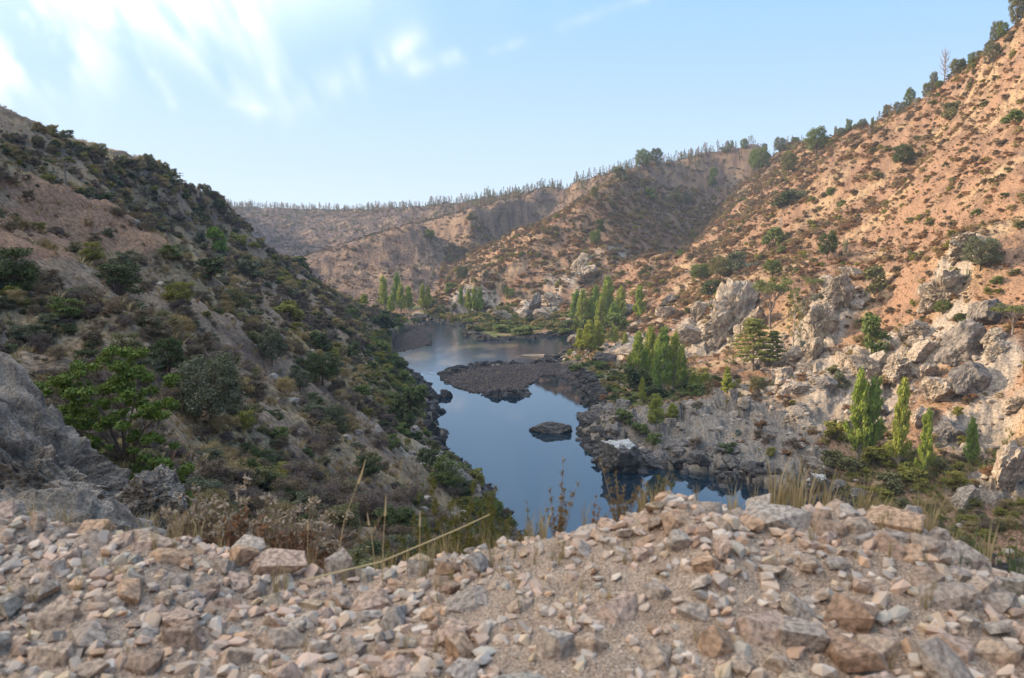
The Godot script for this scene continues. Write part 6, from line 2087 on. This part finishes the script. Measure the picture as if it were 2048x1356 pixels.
func scatter_grass(r: RandomNumberGenerator) -> void:
	var where: Array[Transform3D] = []
	var tone := PackedColorArray()
	for k in 26000:
		var z := -r.randf_range(9.0, 60.0) if k % 2 else -r.randf_range(50.0, 260.0)
		var x := r.randf_range(-0.66, 0.6) * -z
		var roll := r.randf()
		if shore(x, z) < 2.5:
			continue
		var y := ground(x, z)
		if found_rock > 0.45 or roll > 0.55 + noise_patch.get_noise_2d(x * 3.0, z * 3.0):
			continue
		var tall := r.randf_range(0.25, 0.7) * (1.0 if z > -60.0 else 1.5)
		where.append(upright(Vector3(x, y - 0.03, z), tall * (1.0 if z > -60.0 else 1.8), tall, k))
		tone.append((Color(0.36, 0.265, 0.145) if k % 3 else Color(0.25, 0.165, 0.10)) * r.randf_range(0.8, 1.2))
	for k in 34000:
		var z := -r.randf_range(100.0, 640.0)
		var x := r.randf_range(20.0, 0.66 * -z)
		var roll := r.randf()
		if x > 205.0 or is_left(x, z) or shore(x, z) < 4.0:
			continue
		var y := ground(x, z)
		if found_rock > 0.5 or roll > 0.5 + noise_patch.get_noise_2d(x * 2.0, z * 2.0) + noise_mid.get_noise_2d(x, z) * 0.5:
			continue
		var tall := r.randf_range(0.35, 0.85) * clampf(-z / 220.0, 0.8, 2.2)
		where.append(upright(Vector3(x, y - 0.05, z), tall * 2.2, tall, k))
		tone.append([Color(0.36, 0.265, 0.145), Color(0.30, 0.175, 0.105), Color(0.25, 0.165, 0.10)][k % 3] * r.randf_range(0.8, 1.2))
	var bank: Array[Transform3D] = []
	var bank_tone := PackedColorArray()
	for k in 5200:
		var x := r.randf_range(56.0, 112.0)
		var z := -r.randf_range(98.0, 146.0)
		var roll := r.randf()
		var y := ground(x, z)
		if y < 0.6 or y > 10.0 or found_rock > 0.6 or roll > 0.6 + noise_mid.get_noise_2d(x * 2.0, z * 2.0) * 1.2:
			continue
		var tall := r.randf_range(0.5, 1.3)
		bank.append(upright(Vector3(x, y - 0.05, z), tall * 1.1, tall, k))
		bank_tone.append([Color(0.26, 0.25, 0.075), Color(0.34, 0.27, 0.12), Color(0.18, 0.20, 0.06)][k % 3] * r.randf_range(0.8, 1.2))
	stuff("bank_grass", "yellow green grass on the near right bank behind the rubble", "grass", grass_mesh(5, 26, 0.55), bank, bank_tone)
	stuff("dry_grass", "dry grass tufts over the slopes", "grass", grass_mesh(3, 18, 0.5), where, tone)
	print("grass ", where.size())

# ---------------------------------------------------------------- the road edge and its bank of rubble
func rubble_height(x: float, far: float) -> float:
	var top := 42.0
	var n := RUBBLE_CREST.size()
	if x <= RUBBLE_CREST[0].x:
		top = RUBBLE_CREST[0].y
	elif x >= RUBBLE_CREST[n - 1].x:
		top = RUBBLE_CREST[n - 1].y
	else:
		for k in n - 1:
			var a: Vector2 = RUBBLE_CREST[k]
			var b: Vector2 = RUBBLE_CREST[k + 1]
			if x <= b.x:
				top = lerpf(a.y, b.y, (x - a.x) / (b.x - a.x))
				break
	var t := smoothstep(3.9, 6.4, far)
	var y := lerpf(42.33, top, t)
	if far > 6.4:
		y -= (far - 6.4) * 0.75 * smoothstep(6.4, 7.2, far) + 0.03
	return y + noise_fine.get_noise_2d(x * 6.0, far * 6.0) * 0.035 * smoothstep(3.2, 4.4, far) + noise_fine.get_noise_2d(x * 25.0, far * 25.0) * 0.008


const STONE_TINTS := {"pale": Color(0.605, 0.473, 0.363), "pale_grey": Color(0.527, 0.421, 0.334), "grey": Color(0.462, 0.356, 0.275), "blue_grey": Color(0.397, 0.320, 0.259), "green_grey": Color(0.449, 0.375, 0.291), "tan": Color(0.540, 0.388, 0.275), "pink": Color(0.573, 0.392, 0.285), "orange": Color(0.592, 0.375, 0.233), "brown": Color(0.410, 0.278, 0.194), "russet": Color(0.436, 0.271, 0.174), "straw": Color(0.579, 0.421, 0.272)}
var block_meshes := []

func build_road_and_rubble() -> void:
	# the road: a gritty strip under and behind the viewpoint
	var strip := PackedVector3Array()
	var tone := PackedColorArray()
	var f := PackedInt32Array()
	var nx := 130
	var nd := 34
	for j in nd + 1:
		for i in nx + 1:
			var x := lerpf(-26.0, 26.0, float(i) / nx)
			var far := lerpf(-4.5, 3.95, float(j) / nd)
			strip.append(Vector3(x, 42.33 + noise_fine.get_noise_2d(x * 2.0, far * 2.0) * 0.02, -far))
			var n := noise_fine.get_noise_2d(x * 9.0, far * 9.0)
			tone.append(Color(0.36, 0.28, 0.215).lerp(Color(0.27, 0.21, 0.165), clampf(n + 0.5, 0.0, 1.0)))
	for j in nd:
		for i in nx:
			var k := j * (nx + 1) + i
			f.append_array(PackedInt32Array([k, k + nx + 1, k + 1, k + 1, k + nx + 1, k + nx + 2]))
	var earth := matter("gritty earth", Color.WHITE, 0.95, false, 2.3)
	var road := MeshInstance3D.new()
	road.mesh = mesh_of(strip, f, tone, earth)
	add_named(road, "road")
	tag(road, "gritty dirt road along the inner side of the rubble bank", "road", "", "structure")
	# the bank
	var v := PackedVector3Array()
	var c := PackedColorArray()
	f = PackedInt32Array()
	nx = 330
	nd = 130
	for j in nd + 1:
		for i in nx + 1:
			var x := lerpf(-8.0, 8.0, float(i) / nx)
			var far := lerpf(3.9, 9.6, float(j) / nd)
			v.append(Vector3(x, rubble_height(x, far), -far))
			var n := noise_fine.get_noise_2d(x * 11.0, far * 11.0)
			c.append(Color(0.52, 0.375, 0.265).lerp(Color(0.40, 0.285, 0.20), clampf(n * 1.3 + 0.5, 0.0, 1.0)))
	for j in nd:
		for i in nx:
			var k := j * (nx + 1) + i
			f.append_array(PackedInt32Array([k, k + nx + 1, k + 1, k + 1, k + nx + 1, k + nx + 2]))
	var bank := MeshInstance3D.new()
	bank.mesh = mesh_of(v, f, c, earth)
	add_named(bank, "rubble_bank")
	tag(bank, "bank of loose earth under the rubble at the road edge", "bank", "", "structure")
	# the stones: those one can pick out, then the rest down to grit
	var m := matter("broken rock", Color.WHITE, 0.93, false, 1.1)
	for k in 10:
		block_meshes.append(broken_mesh(300 + k, m))
	var r := RandomNumberGenerator.new()
	r.seed = 8
	var taken: Array[Vector3] = []
	var n := 0
	for p in PLACED_STONE:
		var size := Vector3(p[3] * 1.25, p[4] * 1.35, lerpf(p[3], p[4], 0.5) * 0.95)
		if p[6].contains("slab"):
			size.z = p[3] * 0.8
		put_stone(n, p[5], Vector3(p[0], p[1] - p[4] * 0.12, p[2]), size, Vector3(sin(n * 2.1) * 0.25, sin(n * 1.3) * 0.8, sin(n * 3.7) * 0.22), p[6], "")
		taken.append(Vector3(p[0], p[2], maxf(p[3], p[4]) * 0.5))
		n += 1
	var names := STONE_TINTS.keys()
	var weights := [0, 0, 1, 2, 2, 4, 5, 5, 5, 6, 6, 6, 7, 8, 10, 3, 9]
	var spots := []
	for k in 24000:
		var x := r.randf_range(-5.6, 5.6)
		var far := r.randf_range(4.3, 7.1)
		var d := 0.062 * pow(maxf(r.randf(), 0.0012), -0.38)
		if k > 4600:
			d = r.randf_range(0.008, 0.02)
		d = minf(d, 0.3)
		if noise_fine.get_noise_2d(x * 2.0, far * 2.0) > 0.1 and d > 0.08 and x > -0.6 and x < 2.0:
			continue                 # finer stuff on the middle of the bank
		var free := true
		if d > 0.03:
			for t in taken:
				var gap := d * 0.35 + t.z * 0.7
				if absf(t.x - x) < gap and absf(t.y + far) < gap:
					free = false
					break
		if not free:
			continue
		if d > 0.12:
			taken.append(Vector3(x, -far, d * 0.5))
		spots.append([d, x, far])
	spots.sort_custom(func(a, b): return a[0] > b[0])
	var where := []
	var tint := []
	for k in 10:
		var none: Array[Transform3D] = []
		where.append(none)
		tint.append(PackedColorArray())
	var chips := []
	for k in 10:
		chips.append(broken_mesh(400 + k, matter("broken rock", Color.WHITE, 0.93)))
	for k in spots.size():
		var d: float = spots[k][0]
		var x: float = spots[k][1]
		var far: float = spots[k][2]
		var kind: String = names[weights[r.randi() % weights.size()]]
		var at := Vector3(x, rubble_height(x, far) + d * r.randf_range(0.02, 0.26), -far)
		var size := Vector3(d * r.randf_range(0.9, 1.5), d * r.randf_range(0.4, 0.8), d * r.randf_range(0.7, 1.1))
		var turn := Vector3(r.randfn() * 0.35, r.randf() * TAU, r.randfn() * 0.35)
		if k < 215:
			var side := "left" if x < -1.2 else "middle" if x < 1.2 else "right"
			var word := kind.replace("_", " ")
			put_stone(n, kind, at, size, turn, "%s broken stone among the rubble, %s part of the bank" % [word, side], "%s stones in the %s of the rubble bank" % [word, side])
			n += 1
			continue
		where[k % 10].append(Transform3D(Basis.from_euler(turn).scaled_local(size), at))
		tint[k % 10].append(STONE_TINTS[kind] * r.randf_range(0.8, 1.15))
	for k in 10:
		stuff("gravel", "small broken stones and grit between the larger rubble", "gravel", chips[k], where[k], tint[k])
	print("rubble ", spots.size())


func put_stone(n: int, tint: String, at: Vector3, size: Vector3, turn: Vector3, label: String, group: String) -> void:
	var node := MeshInstance3D.new()
	node.mesh = block_meshes[n % 10]
	node.set_surface_override_material(0, matter("broken %s rock" % tint.replace("_", " "), STONE_TINTS[tint], 0.93, false, 1.1))
	node.position = at
	node.scale = size
	node.rotation = turn
	add_named(node, "stone")
	tag(node, label, "stone", group)


# stems on and behind the bank
func build_roadside_weeds() -> void:
	var r := RandomNumberGenerator.new()
	r.seed = 19
	var leaves := matter("leaves", Color.WHITE, 0.75, true)
	# tall rusty weeds: x, distance, height, lean, label
	var n := 0
	for p in [[0.42, 7.2, 1.05, 0.04, "tallest rust brown weed, in front of the water"], [0.18, 7.3, 0.72, -0.12, "rust brown weed left of the tallest one, against the water"], [0.72, 7.2, 0.66, 0.16, "short bushy rust weed just right of the tallest one"], [0.98, 7.1, 0.80, 0.03, "rust brown weed between the tallest one and the orange one"],
			[1.22, 7.1, 0.62, 0.3, "orange weed leaning right beside the pale top of the rubble"], [-0.20, 7.3, 0.40, 0.1, "low rust weed at the left end of the weed row"], [1.12, 6.9, 0.32, 0.12, "small red leaved weed near the rubble crest"]]:
		var root := Node3D.new()
		root.position = Vector3(p[0], rubble_height(p[0], p[1]) - 0.02, -p[1])
		var paths := []
		var clumps := []
		for m in 8:
			var tall: float = p[2] * (1.0 if m == 0 else r.randf_range(0.55, 0.92))
			var out := Vector3(r.randfn() * 0.13 + p[3], 0, r.randfn() * 0.13) * tall * 1.4
			var tip := Vector3(out.x, tall, out.z)
			paths.append([[Vector3(r.randfn() * 0.02, 0, 0), tip * Vector3(0.4, 0.5, 0.4), tip], 0.006, 0.002])
			for q in 6:
				var t := 0.45 + 0.55 * q / 5.0
				clumps.append([Vector3(tip.x * t * t, tall * t, tip.z * t * t), Vector3(0.035, 0.06, 0.035) * lerpf(1.3, 0.6, t), r.randf_range(0.0, 0.4)])
		part("stem", limb_mesh(paths, 4, Color(0.30, 0.22, 0.14), matter("bark")), root)
		part("foliage", leaf_mesh(820 + n, clumps, 1300, 0.032, 0.3, Color(0.6, 0.55, 0.5), Color(1.3, 1.3, 1.2), leaves, 0.7, Vector3(0, 0.6, 0)), root, matter("rusty leaves", [Color(0.27, 0.18, 0.085), Color(0.22, 0.165, 0.075), Color(0.33, 0.17, 0.08)][n % 3], 0.75, true))
		add_named(root, "tall_weed")
		tag(root, p[4], "weed")
		n += 1
	# yellow-green broom at the left of the weeds
	n = 0
	for p in [[-0.55, 8.4, 1.0, "olive broom bush with upright yellow tips, left of the weed row"], [-0.15, 8.9, 0.85, "lower olive broom bush nearest the weed row"], [-0.95, 8.8, 0.8, "olive broom bush at the left end of its row"]]:
		var root := Node3D.new()
		root.position = Vector3(p[0], minf(rubble_height(p[0], p[1]), 40.9), -p[1])
		var paths := []
		var clumps := []
		for m in 34:
			var a := m * 2.4
			var tip := Vector3(cos(a) * 0.65, 0, sin(a) * 0.5) * sqrt(m / 34.0) + Vector3(0, p[2] * 1.45 * r.randf_range(0.7, 1.25) * (1.0 - 0.3 * m / 34.0), 0)
			paths.append([[Vector3.ZERO, tip * Vector3(0.4, 0.55, 0.4), tip], 0.006, 0.002])
			for q in 3:
				clumps.append([tip * Vector3(0.75 + 0.1 * q, 0.7 + 0.14 * q, 0.75 + 0.1 * q), Vector3(0.035, 0.08, 0.035), r.randf_range(0.0, 0.4)])
		part("stem", limb_mesh(paths, 4, Color(0.16, 0.13, 0.08), matter("bark")), root)
		part("foliage", leaf_mesh(850 + n, clumps, 4200, 0.05, 0.2, Color(0.6, 0.6, 0.5), Color(1.3, 1.3, 1.1), leaves, 0.7, Vector3(0, 1.0, 0)), root, matter("broom leaves", Color(0.16, 0.14, 0.035), 0.75, true))
		add_named(root, "broom_bush")
		tag(root, p[3], "bush")
		n += 1
	# dried reddish weeds with pale seed heads behind the left of the bank
	var dry_shapes := []
	for k in 4:
		var clumps := []
		var heads := []
		var paths := []
		for m in 9:
			var a := m * 2.4
			var tip := Vector3(cos(a) * 0.3, r.randf_range(0.6, 1.0), sin(a) * 0.3) * Vector3(sqrt(m / 9.0), 1, sqrt(m / 9.0))
			paths.append([[Vector3.ZERO, tip * Vector3(0.4, 0.5, 0.4), tip], 0.008, 0.003])
			clumps.append([tip * 0.7, Vector3(0.07, 0.14, 0.07), r.randf_range(0.0, 0.4)])
			heads.append([tip, Vector3(0.06, 0.045, 0.06), 0.2])
		dry_shapes.append([leaf_mesh(870 + k, clumps, 260, 0.08, 0.25, Color(0.6, 0.6, 0.6), Color(1.3, 1.3, 1.2), leaves, 0.7), leaf_mesh(880 + k, heads, 160, 0.05, 0.4, Color(0.28, 0.20, 0.14), Color(0.42, 0.32, 0.235), leaves, 0.7), limb_mesh(paths, 3, Color(0.25, 0.17, 0.11), matter("bark"))])
	for k in 48:
		var far := r.randf_range(8.0, 11.5)
		var x := r.randf_range(-0.42, -0.24) * far
		var root := Node3D.new()
		root.position = Vector3(x, maxf(ground(x, -far), rubble_height(x, far) if far < 9.5 else 0.0) - 0.03, -far)
		var shape: Array = dry_shapes[k % 4]
		part("foliage", shape[0], root, matter("dried red leaves", [Color(0.24, 0.12, 0.07), Color(0.20, 0.14, 0.09)][k % 2], 0.8, true))
		part("seed_head", shape[1], root).set_meta("kind", "stuff")
		part("stem", shape[2], root)
		var tall := r.randf_range(0.9, 1.5)
		root.scale = Vector3(tall, tall, tall)
		root.rotation.y = k * 1.4
		add_named(root, "dried_weed")
		tag(root, "dried reddish weed with pale seed heads behind the left of the rubble", "weed", "dried reddish weeds behind the rubble")
	# straw: single tall stalks, then tufts
	n = 0
	for p in [[-1.52, 6.7, 0.95, 0.28, "tall straw stalk rising left of the middle, leaning right"], [-1.15, 6.6, 0.5, -0.1, "straw stalk beside the tall leaning one, shorter"], [-1.0, 6.0, 0.75, 0.06, "straw stalk standing on the middle of the bank, with pale tip"], [-0.72, 6.1, 0.55, 0.02, "straw stalk below the end of the long fallen one"], [-1.75, 6.7, 0.45, 0.05, "short straw stalk behind the grey upright stone"]]:
		var node := MeshInstance3D.new()
		var tip := Vector3(p[3] * p[2], p[2], 0.02)
		node.mesh = limb_mesh([[[Vector3(0, -0.03, 0), tip * Vector3(0.35, 0.5, 0.4), tip], 0.005, 0.002], [[tip * 0.86, tip * Vector3(0.97, 0.95, 1), tip * Vector3(1.1, 1.08, 1)], 0.011, 0.003]], 4, Color(0.50, 0.37, 0.20), matter("straw"))
		node.position = Vector3(p[0], rubble_height(p[0], p[1]), -p[1])
		add_named(node, "straw_stalk")
		tag(node, p[4], "stalk")
		n += 1
	var fallen := MeshInstance3D.new()
	fallen.mesh = limb_mesh([[[Vector3(-1.55, 42.42, -5.9), Vector3(-1.0, 42.52, -6.0), Vector3(-0.42, 42.74, -6.1), Vector3(-0.17, 42.86, -6.1)], 0.007, 0.004]], 5, Color(0.55, 0.42, 0.22), matter("straw"))
	add_named(fallen, "fallen_stalk")
	tag(fallen, "long straw stalk lying slanted across the middle of the bank", "stalk")
	var stick := MeshInstance3D.new()
	stick.mesh = limb_mesh([[[Vector3(2.28, 42.47, -4.95), Vector3(2.5, 42.44, -4.8), Vector3(2.66, 42.41, -4.72)], 0.014, 0.009]], 5, Color(0.22, 0.17, 0.15), matter("bark"))
	add_named(stick, "stick")
	tag(stick, "dark stick lying on the stones at the lower right", "stick")
	var where: Array[Transform3D] = []
	var tone := PackedColorArray()
	for k in 1500:
		var x := r.randf_range(-5.0, 5.2)
		var far := r.randf_range(4.5, 8.4)
		var q := noise_fine.get_noise_2d(x * 1.5 + 40.0, far * 1.5)
		if q < 0.12 and far < 6.6 and not (x > -1.9 and x < -0.4 and k % 2) and not (x > 2.2 and far < 5.6 and k % 2) or far < 6.6 and k % 3:
			continue
		var tall := r.randf_range(0.12, 0.38) if far > 6.0 else r.randf_range(0.08, 0.22)
		if far > 6.6 and x > 2.2:
			tall *= 1.9
		where.append(upright(Vector3(x, rubble_height(x, far) - 0.01, -far), tall * 0.6, tall, k))
		var green := x > 3.2 and k % 3 == 0
		tone.append(Color(0.13, 0.17, 0.08) if green else Color(0.46, 0.345, 0.19) * r.randf_range(0.75, 1.15))
	stuff("straw_grass", "thin dry grass growing through the rubble", "grass", grass_mesh(9, 12, 0.35), where, tone)
